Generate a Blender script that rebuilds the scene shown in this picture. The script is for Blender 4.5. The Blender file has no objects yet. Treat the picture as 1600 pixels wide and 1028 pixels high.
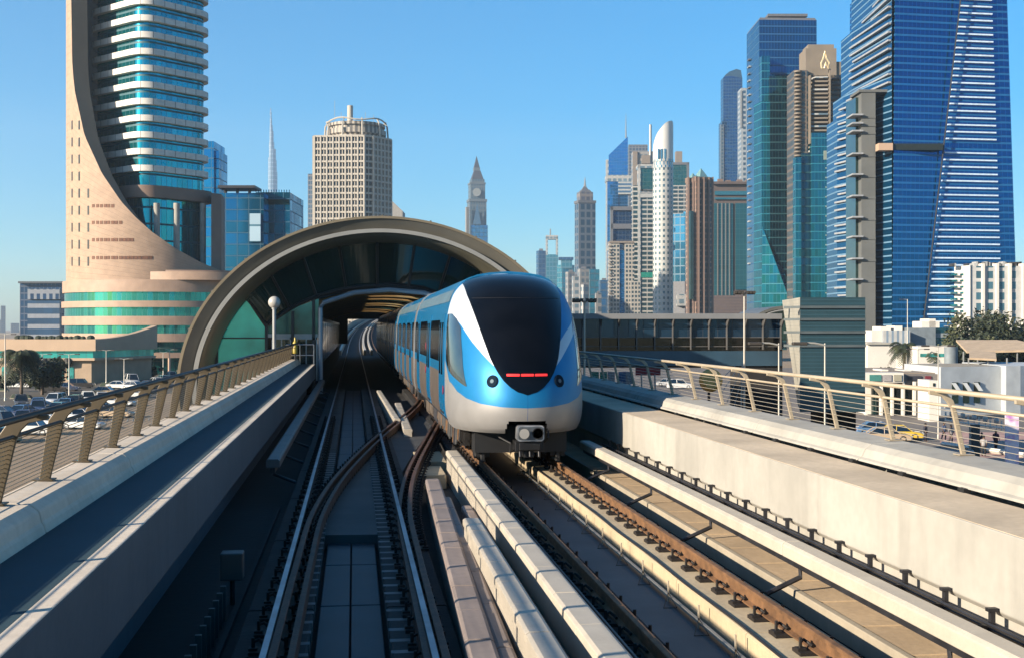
import bpy, bmesh, math, random
from mathutils import Vector, Matrix
R = math.radians
random.seed(7)
S = bpy.context.scene
COL = S.collection
# ---------------- camera, light, sky, exposure ----------------
YAW = R(7.4); CA, SA = math.cos(YAW), math.sin(YAW)
F = 1900.0; EYE = 2.8; GZ = -8.0; HY = 512.0
cam = bpy.data.objects.new('camera', bpy.data.cameras.new('camera')); COL.objects.link(cam)
cam.location = (0, 0, EYE); cam.rotation_euler = (R(90), 0, -YAW)
cam.data.sensor_width = 36; cam.data.lens = 36*F/1600; cam.data.shift_y = -0.00125
cam.data.clip_start = 0.3; cam.data.clip_end = 30000
S.camera = cam
SUN = Vector((1, 0.45, -0.38)).normalized()
sun = bpy.data.objects.new('sun', bpy.data.lights.new('sun', 'SUN')); COL.objects.link(sun)
sun.rotation_euler = SUN.to_track_quat('-Z', 'Y').to_euler()
sun.data.energy = 5.0; sun.data.angle = R(0.5); sun.data.color = (1.0, 0.86, 0.68)
W_ = bpy.data.worlds.new('World'); S.world = W_; W_.use_nodes = True
nt = W_.node_tree; bg = nt.nodes['Background']
sky = nt.nodes.new('ShaderNodeTexSky'); sky.sky_type = 'NISHITA'; sky.sun_disc = False
sky.sun_elevation = math.asin(-SUN.z); sky.sun_rotation = math.atan2(-SUN.x, -SUN.y)
sky.air_density = 1.0; sky.dust_density = 0.6; sky.ozone_density = 5.0; sky.altitude = 0
hs = nt.nodes.new('ShaderNodeHueSaturation'); hs.inputs['Saturation'].default_value = 1.45; hs.inputs['Hue'].default_value = .493
nt.links.new(sky.outputs[0], hs.inputs['Color']); nt.links.new(hs.outputs[0], bg.inputs[0]); bg.inputs[1].default_value = 0.072
S.view_settings.view_transform = 'Standard'; S.view_settings.look = 'None'
S.view_settings.exposure = 1.5; S.view_settings.gamma = 1.0

# ---------------- materials ----------------
MC = {}
class N:
    def __init__(s, name):
        s.m = bpy.data.materials.new(name); s.m.use_nodes = True; s.t = s.m.node_tree
        s.b = s.t.nodes['Principled BSDF']
    def n(s, ty, **k):
        q = s.t.nodes.new(ty)
        for a, v in k.items():
            if a.startswith('i_'): q.inputs[int(a[2:])].default_value = v
            else: setattr(q, a, v)
        return q
    def l(s, a, b): s.t.links.new(a, b)
    def math(s, op, a, b=0.0, c=None):
        q = s.n('ShaderNodeMath', operation=op)
        for i, v in enumerate((a, b) if c is None else (a, b, c)):
            if isinstance(v, (int, float)): q.inputs[i].default_value = v
            else: s.l(v, q.inputs[i])
        return q.outputs[0]
    def mix(s, f, a, b):
        q = s.n('ShaderNodeMix', data_type='RGBA')
        for i, v in ((0, f), (6, a), (7, b)):
            if isinstance(v, (int, float)): q.inputs[i].default_value = v
            elif isinstance(v, tuple): q.inputs[i].default_value = v if len(v) == 4 else v+(1,)
            else: s.l(v, q.inputs[i])
        return q.outputs[2]
def mat(name, col, rough=.6, metal=0., var=.12, scale=1., bump=0., spec=.5, col2=None, streak=0., coat=0., fine=0.):
    if name in MC: return MC[name]
    if metal < .35: col = tuple(c*.38 for c in col); col2 = col2 and tuple(c*.38 for c in col2)
    q = N(name); b = q.b
    b.inputs['Roughness'].default_value = rough; b.inputs['Metallic'].default_value = metal
    b.inputs['Specular IOR Level'].default_value = spec; b.inputs['Coat Weight'].default_value = coat
    tc = q.n('ShaderNodeTexCoord'); 
    n1 = q.n('ShaderNodeTexNoise'); n1.inputs['Scale'].default_value = scale; n1.inputs['Detail'].default_value = 6
    mp = q.n('ShaderNodeMapping'); q.l(tc.outputs['Object'], mp.inputs[0]); q.l(mp.outputs[0], n1.inputs['Vector'])
    c1 = tuple(min(1, c*(1+var)) for c in col); c2 = col2 or tuple(c*(1-var*1.3) for c in col)
    f = q.n('ShaderNodeMapRange', i_1=.32, i_2=.68); q.l(n1.outputs[0], f.inputs[0])
    out = q.mix(f.outputs[0], c2, c1)
    if streak:
        mp2 = q.n('ShaderNodeMapping'); mp2.inputs['Scale'].default_value = (2.2, 2.2, .25); q.l(tc.outputs['Object'], mp2.inputs[0])
        n2 = q.n('ShaderNodeTexNoise'); n2.inputs['Scale'].default_value = 1.6; n2.inputs['Detail'].default_value = 5; q.l(mp2.outputs[0], n2.inputs['Vector'])
        f2 = q.n('ShaderNodeMapRange', i_1=.5, i_2=.75, i_3=0., i_4=streak); q.l(n2.outputs[0], f2.inputs[0])
        out = q.mix(f2.outputs[0], out, tuple(c*.45 for c in col))
    if fine:
        n3 = q.n('ShaderNodeTexNoise'); n3.inputs['Scale'].default_value = scale*14; n3.inputs['Detail'].default_value = 4; q.l(tc.outputs['Object'], n3.inputs['Vector'])
        f3 = q.n('ShaderNodeMapRange', i_1=.35, i_2=.65, i_3=0., i_4=fine); q.l(n3.outputs[0], f3.inputs[0])
        out = q.mix(f3.outputs[0], out, tuple(c*.6 for c in col))
    q.l(out, b.inputs['Base Color'])
    if bump:
        n4 = q.n('ShaderNodeTexNoise'); n4.inputs['Scale'].default_value = scale*8; n4.inputs['Detail'].default_value = 5; q.l(tc.outputs['Object'], n4.inputs['Vector'])
        bp = q.n('ShaderNodeBump'); bp.inputs['Strength'].default_value = bump; bp.inputs['Distance'].default_value = .02
        q.l(n4.outputs[0], bp.inputs['Height']); q.l(bp.outputs[0], b.inputs['Normal'])
    MC[name] = q.m; return q.m
def facade(name, glass, frame, fh=3.5, mw=1.5, hf=.3, vf=.15, gm=.85, gr=.08, fr=.6, fm=0., var=.3, tilt=.015, big=.25, mid=0.):
    """windows laid out in metres along the wall: a band per floor, a mullion per bay, every pane a little different"""
    if name in MC: return MC[name]
    frame = tuple(c*.55 for c in frame)
    q = N(name); b = q.b
    uv = q.n('ShaderNodeUVMap'); sp = q.n('ShaderNodeSeparateXYZ'); q.l(uv.outputs[0], sp.inputs[0])
    u = q.math('DIVIDE', sp.outputs[0], mw); v = q.math('DIVIDE', sp.outputs[1], fh)
    mh = q.math('LESS_THAN', q.math('FRACT', v), hf); mv = q.math('LESS_THAN', q.math('FRACT', u), vf)
    fm_ = q.math('MAXIMUM', mh, mv)
    if mid: fm_ = q.math('MAXIMUM', fm_, q.math('LESS_THAN', q.math('FRACT', q.math('ADD', q.math('MULTIPLY', v, 1.), .35)), mid))
    cb = q.n('ShaderNodeCombineXYZ'); q.l(q.math('FLOOR', u), cb.inputs[0]); q.l(q.math('FLOOR', v), cb.inputs[1])
    wn = q.n('ShaderNodeTexWhiteNoise', noise_dimensions='3D'); q.l(cb.outputs[0], wn.inputs[0])
    tc = q.n('ShaderNodeTexCoord'); ns = q.n('ShaderNodeTexNoise'); ns.inputs['Scale'].default_value = .05; ns.inputs['Detail'].default_value = 4
    q.l(tc.outputs['Object'], ns.inputs['Vector'])
    k = q.math('ADD', q.math('MULTIPLY', q.math('SUBTRACT', wn.outputs[0], .5), var), 1.)
    k = q.math('ADD', k, q.math('MULTIPLY', q.math('SUBTRACT', ns.outputs[0], .5), big*2))
    vm = q.n('ShaderNodeVectorMath', operation='SCALE'); vm.inputs[0].default_value = glass; q.l(k, vm.inputs[3])
    n2 = q.n('ShaderNodeTexNoise'); n2.inputs['Scale'].default_value = .6; n2.inputs['Detail'].default_value = 5; q.l(tc.outputs['Object'], n2.inputs['Vector'])
    fv = q.n('ShaderNodeMapRange', i_1=.3, i_2=.7); q.l(n2.outputs[0], fv.inputs[0])
    fc = q.mix(fv.outputs[0], tuple(c*.86 for c in frame), tuple(min(1, c*1.08) for c in frame))
    q.l(q.mix(fm_, vm.outputs[0], fc), b.inputs['Base Color'])
    q.l(q.math('MULTIPLY_ADD', fm_, fm-gm, gm), b.inputs['Metallic'])
    q.l(q.math('MULTIPLY_ADD', fm_, fr-gr, gr), b.inputs['Roughness'])
    if tilt:
        ge = q.n('ShaderNodeNewGeometry'); v1 = q.n('ShaderNodeVectorMath', operation='SUBTRACT'); q.l(wn.outputs['Color'], v1.inputs[0]); v1.inputs[1].default_value = (.5, .5, .5)
        v2 = q.n('ShaderNodeVectorMath', operation='SCALE'); q.l(v1.outputs[0], v2.inputs[0]); v2.inputs[3].default_value = tilt*2
        v3 = q.n('ShaderNodeVectorMath', operation='ADD'); q.l(ge.outputs['Normal'], v3.inputs[0]); q.l(v2.outputs[0], v3.inputs[1])
        q.l(v3.outputs[0], b.inputs['Normal'])
    MC[name] = q.m; return q.m
def objcol(name, rough=.25, metal=.2, coat=.5):
    if name in MC: return MC[name]
    q = N(name); oi = q.n('ShaderNodeObjectInfo'); 
    tc = q.n('ShaderNodeTexCoord'); ns = q.n('ShaderNodeTexNoise'); ns.inputs['Scale'].default_value = 2.5; q.l(tc.outputs['Object'], ns.inputs['Vector'])
    q.l(q.mix(q.math('MULTIPLY', ns.outputs[0], .25), oi.outputs['Color'], (.25, .21, .17)), q.b.inputs['Base Color'])
    q.b.inputs['Roughness'].default_value = rough; q.b.inputs['Metallic'].default_value = metal; q.b.inputs['Coat Weight'].default_value = coat
    MC[name] = q.m; return q.m
def emit(name, col, st):
    if name in MC: return MC[name]
    q = N(name); q.b.inputs['Base Color'].default_value = col+(1,); q.b.inputs['Emission Color'].default_value = col+(1,); q.b.inputs['Emission Strength'].default_value = st
    MC[name] = q.m; return q.m

# ---------------- mesh builder ----------------
class MB:
    def __init__(s): s.v = []; s.f = []; s.m = []; s.uv = {}; s.cm = 0
    def add(s, vs, fs, uvs=None):
        o = len(s.v); s.v += [tuple(p) for p in vs]
        for i, f in enumerate(fs):
            if uvs and uvs[i]: s.uv[len(s.f)] = uvs[i]
            s.f.append([o+j for j in f]); s.m.append(s.cm)
        return s
    def box(s, x0, x1, y0, y1, z0, z1):
        vs = [(x, y, z) for z in (z0, z1) for y in (y0, y1) for x in (x0, x1)]
        w, d = x1-x0, y1-y0
        fx = [(0, z0), (w, z0), (w, z1), (0, z1)]; fy = [(0, z0), (d, z0), (d, z1), (0, z1)]
        return s.add(vs, [(0, 1, 5, 4), (1, 3, 7, 5), (3, 2, 6, 7), (2, 0, 4, 6), (0, 2, 3, 1), (4, 5, 7, 6)], [fx, fy, fx, fy, None, None])
    def obox(s, c, size, rz=0, rx=0, ry=0):
        M = Matrix.Translation(c) @ Matrix.Rotation(rz, 4, 'Z') @ Matrix.Rotation(ry, 4, 'Y') @ Matrix.Rotation(rx, 4, 'X')
        a, b, h = [q/2 for q in size]; n = len(s.v); s.box(-a, a, -b, b, -h, h)
        for i in range(n, len(s.v)): s.v[i] = tuple(M @ Vector(s.v[i]))
        return s
    def prism(s, poly, z0, z1, cap=True, taper=None, u0=0):
        n = len(poly); top = [(p[0], p[1]) for p in (taper or poly)]
        vs = [(x, y, z0) for x, y in poly]+[(x, y, z1) for x, y in top]; fs = []; uvs = []; u = u0
        for i in range(n):
            j = (i+1) % n; d = math.dist(poly[i], poly[j]); fs.append((i, j, n+j, n+i)); uvs.append([(u, z0), (u+d, z0), (u+d, z1), (u, z1)]); u += d
        if cap: fs += [tuple(range(n-1, -1, -1)), tuple(range(n, 2*n))]; uvs += [None, None]
        return s.add(vs, fs, uvs)
    def sweep(s, prof, path, closed=True, cap=True):
        """profile (x,z) swept along a path of (x,y,z), kept upright"""
        n = len(prof); k = len(path); vs = []
        for i, p in enumerate(path):
            a = Vector(path[max(i-1, 0)]); b = Vector(path[min(i+1, k-1)]); t = (b-a); t.z = 0; t.normalize()
            for dx, dz in prof: vs.append((p[0]+t.y*dx, p[1]-t.x*dx, p[2]+dz))
        fs = []; uvs = []; u = 0; w = [0]
        for j in range(n): w.append(w[-1]+math.dist(prof[j], prof[(j+1) % n]))
        for i in range(k-1):
            du = math.dist(path[i], path[i+1])
            for j in range(n if closed else n-1):
                jj = (j+1) % n; fs.append((i*n+j, (i+1)*n+j, (i+1)*n+jj, i*n+jj)); uvs.append([(u, w[j]), (u+du, w[j]), (u+du, w[j+1]), (u, w[j+1])])
            u += du
        if cap and closed: fs += [tuple(range(n)), tuple((k-1)*n+j for j in range(n-1, -1, -1))]; uvs += [None, None]
        return s.add(vs, fs, uvs)
    def tube(s, path, r, n=8, r2=None, cap=True):
        k = len(path); vs = []
        for i, p in enumerate(path):
            a = Vector(path[max(i-1, 0)]); b = Vector(path[min(i+1, k-1)]); t = (b-a).normalized()
            up = Vector((0, 0, 1)) if abs(t.z) < .9 else Vector((0, 1, 0)); x = t.cross(up).normalized(); y = x.cross(t)
            rr = r if r2 is None else r+(r2-r)*i/(k-1)
            for j in range(n):
                q = 2*math.pi*j/n; vs.append(Vector(p)+x*(rr*math.cos(q))+y*(rr*math.sin(q)))
        fs = [(i*n+j, i*n+(j+1) % n, (i+1)*n+(j+1) % n, (i+1)*n+j) for i in range(k-1) for j in range(n)]
        if cap: fs += [tuple(range(n-1, -1, -1)), tuple((k-1)*n+j for j in range(n))]
        return s.add(vs, fs)
    def lathe(s, prof, c=(0, 0, 0), n=16):
        """prof: (r,z) pairs"""
        vs = []; k = len(prof)
        for r, z in prof:
            for j in range(n): q = 2*math.pi*j/n; vs.append((c[0]+r*math.cos(q), c[1]+r*math.sin(q), c[2]+z))
        fs = []; uvs = []
        for i in range(k-1):
            for j in range(n):
                r = max(prof[i][0], .01); d = 2*math.pi*r/n
                fs.append((i*n+j, i*n+(j+1) % n, (i+1)*n+(j+1) % n, (i+1)*n+j)); uvs.append([(j*d, prof[i][1]), (j*d+d, prof[i][1]), (j*d+d, prof[i+1][1]), (j*d, prof[i+1][1])])
        fs += [tuple(range(n-1, -1, -1)), tuple((k-1)*n+j for j in range(n))]; uvs += [None, None]
        return s.add(vs, fs, uvs)
    def ball(s, c, r, n=12, sz=1.):
        return s.lathe([(max(r*math.cos(-math.pi/2+math.pi*i/n*1.), .001), r*sz*math.sin(-math.pi/2+math.pi*i/n)) for i in range(n+1)], c, n*2)
    def build(s, name, m, parent=None, smooth=False, world=False, bevel=0, auto=None):
        me = bpy.data.meshes.new(name); vs = s.v
        if parent and world:
            M = wm(parent).inverted(); vs = [tuple(M @ Vector(p)) for p in vs]
        me.from_pydata(vs, [], s.f)
        for q in (m if isinstance(m, (list, tuple)) else [m]): me.materials.append(q)
        ul = me.uv_layers.new(name='UVMap'); 
        for p in me.polygons:
            p.material_index = s.m[p.index]; p.use_smooth = smooth
            if p.index in s.uv:
                for li, q in zip(p.loop_indices, s.uv[p.index]): ul.data[li].uv = q
        if auto is not None:
            try:
                for p in me.polygons: p.use_smooth = True
                me.set_sharp_from_angle(angle=R(auto))
            except Exception: pass
        o = bpy.data.objects.new(name, me); COL.objects.link(o); o.parent = parent
        if bevel:
            b = o.modifiers.new('bevel', 'BEVEL'); b.width = bevel; b.segments = 2; b.limit_method = 'ANGLE'; b.angle_limit = R(40)
        return o
WM = {}
def wm(o): 
    m = Matrix.LocRotScale(o.location, o.rotation_euler, o.scale)
    return wm(o.parent) @ m if o.parent else m
def tag(o, label=None, cat=None, group=None, kind=None):
    for k, v in (('label', label), ('category', cat), ('group', group), ('kind', kind)):
        if v: o[k] = v
    return o
def thing(name, label, cat, loc=(0, 0, 0), rz=0, group=None):
    o = bpy.data.objects.new(name, None); COL.objects.link(o); o.location = loc; o.rotation_euler = (0, 0, rz)
    o.empty_display_size = .3
    return tag(o, label, cat, group)
def copy_tree(o, parent=None):
    c = o.copy(); COL.objects.link(c); c.parent = parent
    for ch in [q for q in bpy.data.objects if q.parent == o]: copy_tree(ch, c)
    return c
def P(px, py, D):
    r = (px-800)/F
    return Vector((D*(r*CA+SA), D*(CA-r*SA), EYE+(HY-py)*D/F))
def G(px, D, z=GZ): v = P(px, 512, D); return (v.x, v.y, z)
def lerp(a, b, t): return a+(b-a)*t
def interp(tab, x):
    if x <= tab[0][0]: return tab[0][1]
    for (a, b), (c, d) in zip(tab, tab[1:]):
        if x <= c: return b+(d-b)*(x-a)/(c-a)
    return tab[-1][1]

# ---------------- shared materials ----------------
conc = mat('concrete', (.65, .56, .42), .85, var=.10, scale=.8, bump=.25, streak=.25, fine=.25)
conc_w = mat('concrete_pale', (.70, .665, .58), .8, var=.13, scale=.6, bump=.25, streak=.3, fine=.15)
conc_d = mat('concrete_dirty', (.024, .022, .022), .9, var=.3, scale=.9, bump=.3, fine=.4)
slabm = mat('sandy_slab', (.85, .62, .38), .9, var=.14, scale=1.2, bump=.3, fine=.3, streak=.1)
plinthm = mat('plinth_concrete', (.90, .72, .46), .85, var=.12, scale=1.5, bump=.3, streak=.2, fine=.2)
rust = mat('rusty_steel', (.36, .18, .075), .75, .2, var=.35, scale=5, bump=.4, fine=.4)
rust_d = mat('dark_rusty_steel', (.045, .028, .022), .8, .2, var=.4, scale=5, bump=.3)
steel = mat('polished_steel', (.45, .43, .42), .28, .9, var=.15, scale=3)
steel_d = mat('dark_steel', (.035, .035, .04), .5, .6, var=.3, scale=4)
blackm = mat('black_rubber', (.012, .012, .013), .6, 0, var=.3, scale=4)
railm = mat('cream_painted_metal', (.72, .60, .43), .45, .1, var=.08, scale=3)
wirem = mat('wire_metal', (.4, .35, .27), .4, .5, var=.1, scale=4)
brownm = mat('brown_painted_metal', (.20, .15, .085), .45, .2, var=.12, scale=3)
whitep = mat('white_plastic', (.92, .82, .66), .55, 0, var=.08, scale=2, fine=.15, streak=.15)
beige = mat('beige_stone', (.9, .62, .43), .75, 0, var=.05, scale=.15, fine=.06)
asphalt = mat('asphalt', (.32, .275, .24), .9, 0, var=.2, scale=.08, fine=.3)
leafm = [mat('leaf_dark', (.035, .055, .02), .7, var=.4, scale=1.5), mat('leaf_light', (.095, .11, .035), .7, var=.4, scale=1.5)]
trunkm = mat('bark', (.25, .18, .13), .9, var=.3, scale=6)
# ---------------- ground and viaduct ----------------
g = MB(); g.add([(-1900, -200, GZ), (3600, -200, GZ), (3600, 5700, GZ), (-1900, 5700, GZ)], [(0, 1, 2, 3)])
tag(g.build('ground', mat('sandy_ground', (.56, .40, .25), .95, var=.18, scale=.02, fine=.35)), kind='structure')
far = 165.0
def deck_path(y0, y1, x=0, z=0):
    pts = []; y = y0
    while y < y1+.1:
        pts.append((x+bend(y), y, z+climb(y))); y += 8 if y < 200 else 14
    return pts
def climb(y): 
    t = max(0, y-125.); return .0105*t*(t/(t+90.)) *2.3
def bend(y):
    t = max(0, y-150.); return 0.00009*t*t
XL, XR = -.04, 3.45
d = MB(); d.sweep([(-3.2, -.45), (7.35, -.45), (7.35, -.9), (5.0, -1.7), (-1.0, -1.7), (-3.2, -.9)], deck_path(-6, 470))
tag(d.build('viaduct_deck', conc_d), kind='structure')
for k in range(15):
    y = 8+k*32.
    pr = thing('viaduct_pier', 'round concrete pier under the viaduct, number %s from the near end' % 'one two three four five six seven eight nine ten eleven twelve thirteen fourteen fifteen'.split()[k], 'pier', (2+bend(y), y, GZ), group='piers under the viaduct')
    m = MB(); m.lathe([(1.0, 0), (1.0, 4.2), (1.7, 6.4+climb(y)-.12)], n=20); m.build('column', conc, pr, auto=40)
for dx0, dx1, h0, lb in ((-3.15, -2.9, 1.1, 'distant left parapet of the viaduct climbing beyond the station'), (6.9, 7.2, 1.1, 'distant right parapet of the viaduct climbing beyond the station')):
    a = MB(); a.sweep([(dx0, -.45), (dx1, -.45), (dx1, h0), (dx0, h0)], deck_path(142, 470)); t = thing('parapet_wall', lb, 'parapet', (dx0, 142, 0)); a.build('wall', conc_w, t, world=True)
for dx0, w_, lb in ((1.1, .3, 'left pale duct strip on the climbing viaduct beyond the station'), (1.9, .25, 'right pale duct strip on the climbing viaduct beyond the station'), (-1.75, .3, 'pale walkway strip left of the track beyond the station')):
    a = MB(); a.sweep([(dx0, -.45), (dx0+w_, -.45), (dx0+w_, .15), (dx0, .15)], deck_path(142, 470)); t = thing('cable_duct', lb, 'cable duct', (dx0, 142, 0)); a.build('trough', whitep, t, world=True)
# walkways along both sides of the tracks
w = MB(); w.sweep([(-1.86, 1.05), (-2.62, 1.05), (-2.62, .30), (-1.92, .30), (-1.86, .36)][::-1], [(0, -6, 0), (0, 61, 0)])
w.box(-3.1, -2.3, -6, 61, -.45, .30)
w.build('walkway', [mat('walkway_shaded_concrete', (.13, .17, .21), .85, var=.10, scale=.8, bump=.25, streak=.25, fine=.2)], bevel=.012); tag(COL.objects['walkway'], kind='structure')  # left walkway concrete darkened and blued to hold its shade
a = MB(); a.box(-2.0, -1.862, -6, 61, 1.05, 1.056); tag(a.build('walkway_sun_strip', mat('walkway_concrete', (1.3, 1.12, .9), .85, var=.10, scale=.8, bump=.25, streak=.25, fine=.2)), kind='structure')  # pale strip painted where sun lands past the parapet
a = MB(); a.box(-2.62, -2.004, -6, 61, 1.05, 1.054); tag(a.build('walkway_surface', mat('parapet_shade_floor', (.014, .085, .125), .85, var=.12, scale=.9, fine=.2)), kind='structure')  # dark sheet painted as the parapet's shadow on the same floor
w = MB(); w.sweep([(5.5, 1.05), (6.42, 1.05), (6.42, .30), (5.56, .30), (5.5, .36)], [(0, -6, 0), (0, 58, 0)])
w.box(5.62, 6.9, -6, 58, -.45, .30)
o = w.build('walkway', [conc_w], bevel=.012); tag(o, kind='structure')
a = MB(); a.box(5.52, 6.415, -6, 58, 1.05, 1.055); tag(a.build('walkway_surface', mat('sandy_screed', (1.15, .92, .64), .9, var=.15, scale=.9, bump=.25, fine=.3)), kind='structure')
def parapet(prof, y0, y1, seg, label):
    t = thing('parapet_wall', label, 'parapet', (prof[0][0], y0, 1.05))
    y = y0; 
    while y < y1-.1:
        m = MB(); m.sweep(prof, [(0, y+.012, 0), (0, min(y+seg, y1)-.012, 0)]); m.build('parapet_block', conc_w if prof[0][0] > 0 else MC['walkway_concrete'], t, world=True, bevel=.02)
        y += seg
    return t
PL = [(-2.60, 1.051), (-2.62, 1.12), (-2.64, 1.15), (-2.66, 1.24), (-2.74, 1.30), (-3.10, 1.315), (-3.14, 1.25), (-3.14, -.2), (-3.0, -.2)][::1]
PL = [(x, z) for x, z in PL][::-1]
parapet(PL, -6, 61, 4.2, 'low concrete parapet blocks under the left brown railing')
PRr = [(6.44, 1.09), (6.46, 1.12), (6.50, 1.14), (6.55, 1.24), (6.64, 1.30), (7.18, 1.315), (7.24, 1.25), (7.24, -.2), (6.95, -.2), (6.93, 1.09)]
parapet(PRr, -6, 58, 4.2, 'low cream concrete parapet blocks under the right railing')
tiles = MB()
for k in range(38):
    tiles.box(6.40, 6.48, 2+k*1.45, 2.13+k*1.45, 1.052, 1.10)
tiles.build('parapet_foot', blackm, COL.objects['parapet_wall.001'], world=True)
# railings
def railing(side, y0, y1, step, phase, label, m, mw_, name):
    t = thing('bridge_railing', label, 'railing', (side(7.05), y0, 1.31))
    X = side
    n0 = int((y1-phase)/step)
    lo = int((y0-phase)/step)
    def spine(x): return x
    first = None
    for k in range(lo, n0+1):
        y = phase+k*step
        if y < 2: continue
        if first is None:
            p = MB(); 
            out = [(7.16, 1.30), (7.02, 1.30), (6.88, 1.86), (6.86, 1.94), (6.80, 2.0), (6.64, 2.03), (6.64, 2.07), (6.84, 2.06), (6.97, 2.0), (7.04, 1.9)]
            if name == 'l': out[0] = (7.13, 1.30); out[2] = (6.90, 1.86); out[1] = (7.03, 1.30)
            if name == 'r': out[0] = (7.105, 1.30); out[2] = (6.915, 1.86); out[1] = (7.045, 1.30); out[-1] = (6.97, 1.88); out[-2] = (6.94, 1.955)
            out = [(X(a), b) for a, b in out]
            if X(1) > 0: out = out[::-1]
            n = len(out); vs = [(a, y-.02, b) for a, b in out]+[(a, y+.02, b) for a, b in out]
            p.add(vs, [tuple(range(n)), tuple(range(2*n-1, n-1, -1))]+[(i, (i+n), (i+1) % n+n, (i+1) % n) for i in range(n)])
            p.box(min(X(7.18), X(6.98)), max(X(7.18), X(6.98)), y-.08, y+.08, 1.316, 1.33)
            first = p.build('post', m, t, world=True, bevel=.006); fy = y
        else:
            c = first.copy(); COL.objects.link(c); c.location = (0, y-fy, 0)
    p = MB(); p.tube([(X(6.74), y0, 2.075), (X(6.74), y1, 2.075)], .029, 12); p.build('top_rail', m if name == 'r' else mat('rail_grey_brown', (.17, .15, .13), .4, .3), t, smooth=True, world=True)
    p = MB(); p.tube([(X(6.93), y0, 1.885), (X(6.93), y1, 1.885)], .018, 10); p.build('middle_rail', m if name == 'r' else MC['rail_grey_brown'], t, smooth=True, world=True)
    nw = 7 if name == 'r' else 14
    for k in range(nw):
        f = (k+.6)/(nw+.3); p = MB(); p.tube([(X(lerp(7.06, 6.93, f)), y0, lerp(1.33, 1.88, f)), (X(lerp(7.06, 6.93, f)), y1, lerp(1.33, 1.88, f))], .0045, 5); p.build('cable', mw_, t, world=True)
    return t
railing(lambda x: 4.08-x, 3, 59.5, 1.67, 10.7, 'brown metal railing with flat curved posts beside the car park', brownm, mat('wire_brown', (.34, .24, .12), .45, .4), 'l')
railing(lambda x: x, 3, 57.5, 1.87, 15.3, 'cream tubular railing with leaning posts and cables on the street side', railm, wirem, 'r')

# ---------------- tracks ----------------
RAILP = [(-.065, -.17), (.065, -.17), (.065, -.155), (.012, -.14), (.012, -.045), (.036, -.035), (.036, -.005), (.028, 0), (-.028, 0), (-.036, -.005), (-.036, -.035), (-.012, -.045), (-.012, -.14), (-.065, -.155)]
def rail(parent, path, m=None, name='rail', head=True, worn_head=True):
    a = MB(); a.sweep(RAILP, path)
    if head:
        k = len(a.f)-2; a.m = [1 if (i % 14) == 7 and worn_head and i < k else 0 for i in range(k+2)]  # shiny worn metal on the head face only
    return a.build(name, [m or rust, mat('worn_railhead', (.22, .23, .26), .38, .9, var=.3, scale=2)], parent, world=True)
def fastener_mb(dark):
    a = MB(); a.box(-.19, .19, -.11, .11, -.205, -.172)
    for s in (-1, 1):
        a.tube([(s*.16, 0, -.18), (s*.15, 0, -.10), (s*.10, .05, -.09), (s*.06, 0, -.12), (s*.05, -.05, -.13)], .016, 6)
        a.tube([(s*.15, .0, -.20), (s*.15, .0, -.06)], .017, 6)
        a.box(s*.15-.04, s*.15+.04, -.05, .05, -.172, -.15)
    return a
def fasteners(parent, path, y0, y1, step, m):
    proto = None; y = y0
    while y < y1:
        x = interp([(p[1], p[0]) for p in path], y)
        if proto is None:
            proto = fastener_mb(1).build('rail_fastener', m, parent); M = wm(parent).inverted(); c = proto
        else: c = proto.copy(); COL.objects.link(c)
        c.location = wm(parent).inverted() @ Vector((x, y, 0)); y += step
fast_d = mat('fastener_dark', (.03, .022, .018), .7, .3, var=.4, scale=8)
def track(xs, label, y1, rm, pm, names):
    t = thing('railway_track', label, 'track', (sum(xs)/2, 0, -.45))
    for x in xs:
        path = [(p[0]+x, p[1], p[2]) for p in deck_path(-4, y1)]
        rail(t, path, rm, worn_head=(rm is rust_d))
        fasteners(t, path, 8.2, 8.2+.65*49, .65, fast_d)
    return t
tl = track((-.775, .69), 'left track straight ahead in shadow with polished rail tops', 470, rust_d, conc_d, 0)
tr = track((2.68, 4.24), 'right track with rusty brown rails under the train', 470, rust, plinthm, 0)
def plinths(parent, x0, x1, y0, y1, seg, m, gap=.05):
    y = y0
    while y < y1:
        a = MB(); a.sweep([(x0, -.45), (x1, -.45), (x1, -.22), (x1-.02, -.205), (x0+.02, -.205), (x0, -.22)], [(0, y, 0), (0, min(y+seg, y1)-gap, 0)]); a.build('plinth', m, parent, world=True); y += seg
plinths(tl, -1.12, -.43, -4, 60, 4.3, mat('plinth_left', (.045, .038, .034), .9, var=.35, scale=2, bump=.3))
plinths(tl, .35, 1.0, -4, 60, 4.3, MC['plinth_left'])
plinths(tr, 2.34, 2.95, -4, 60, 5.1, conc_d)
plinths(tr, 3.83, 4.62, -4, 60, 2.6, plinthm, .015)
# slab between left rails with joints
s_ = thing('drain_cover', 'bluish concrete centre slabs between the left rails', 'slabs', (-.04, 0, -.45))
y = 2.
while y < 60:
    for x0, x1 in ((-.38, -.05), (-.03, .30)):
        a = MB(); a.box(x0, x1, y, y+2.36, -.45, -.36); a.build('slab', mat('bluish_slab', (.035, .05, .07), .6, var=.25, scale=1.5, fine=.3), s_, world=True, bevel=.01)  # even dark bluish concrete tone
    y += 2.4
for k in range(48):
    y = 9.6+.42*k
    for x0, x1 in ((.34, .56), (-.60, -.42)):
        a = MB(); a.box(x0, x1, y, y+.11, -.30, -.204); a.build('rung', mat('rung_grey', (.22, .21, .21), .6, .2, var=.4, scale=3), tl, world=True)
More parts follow.
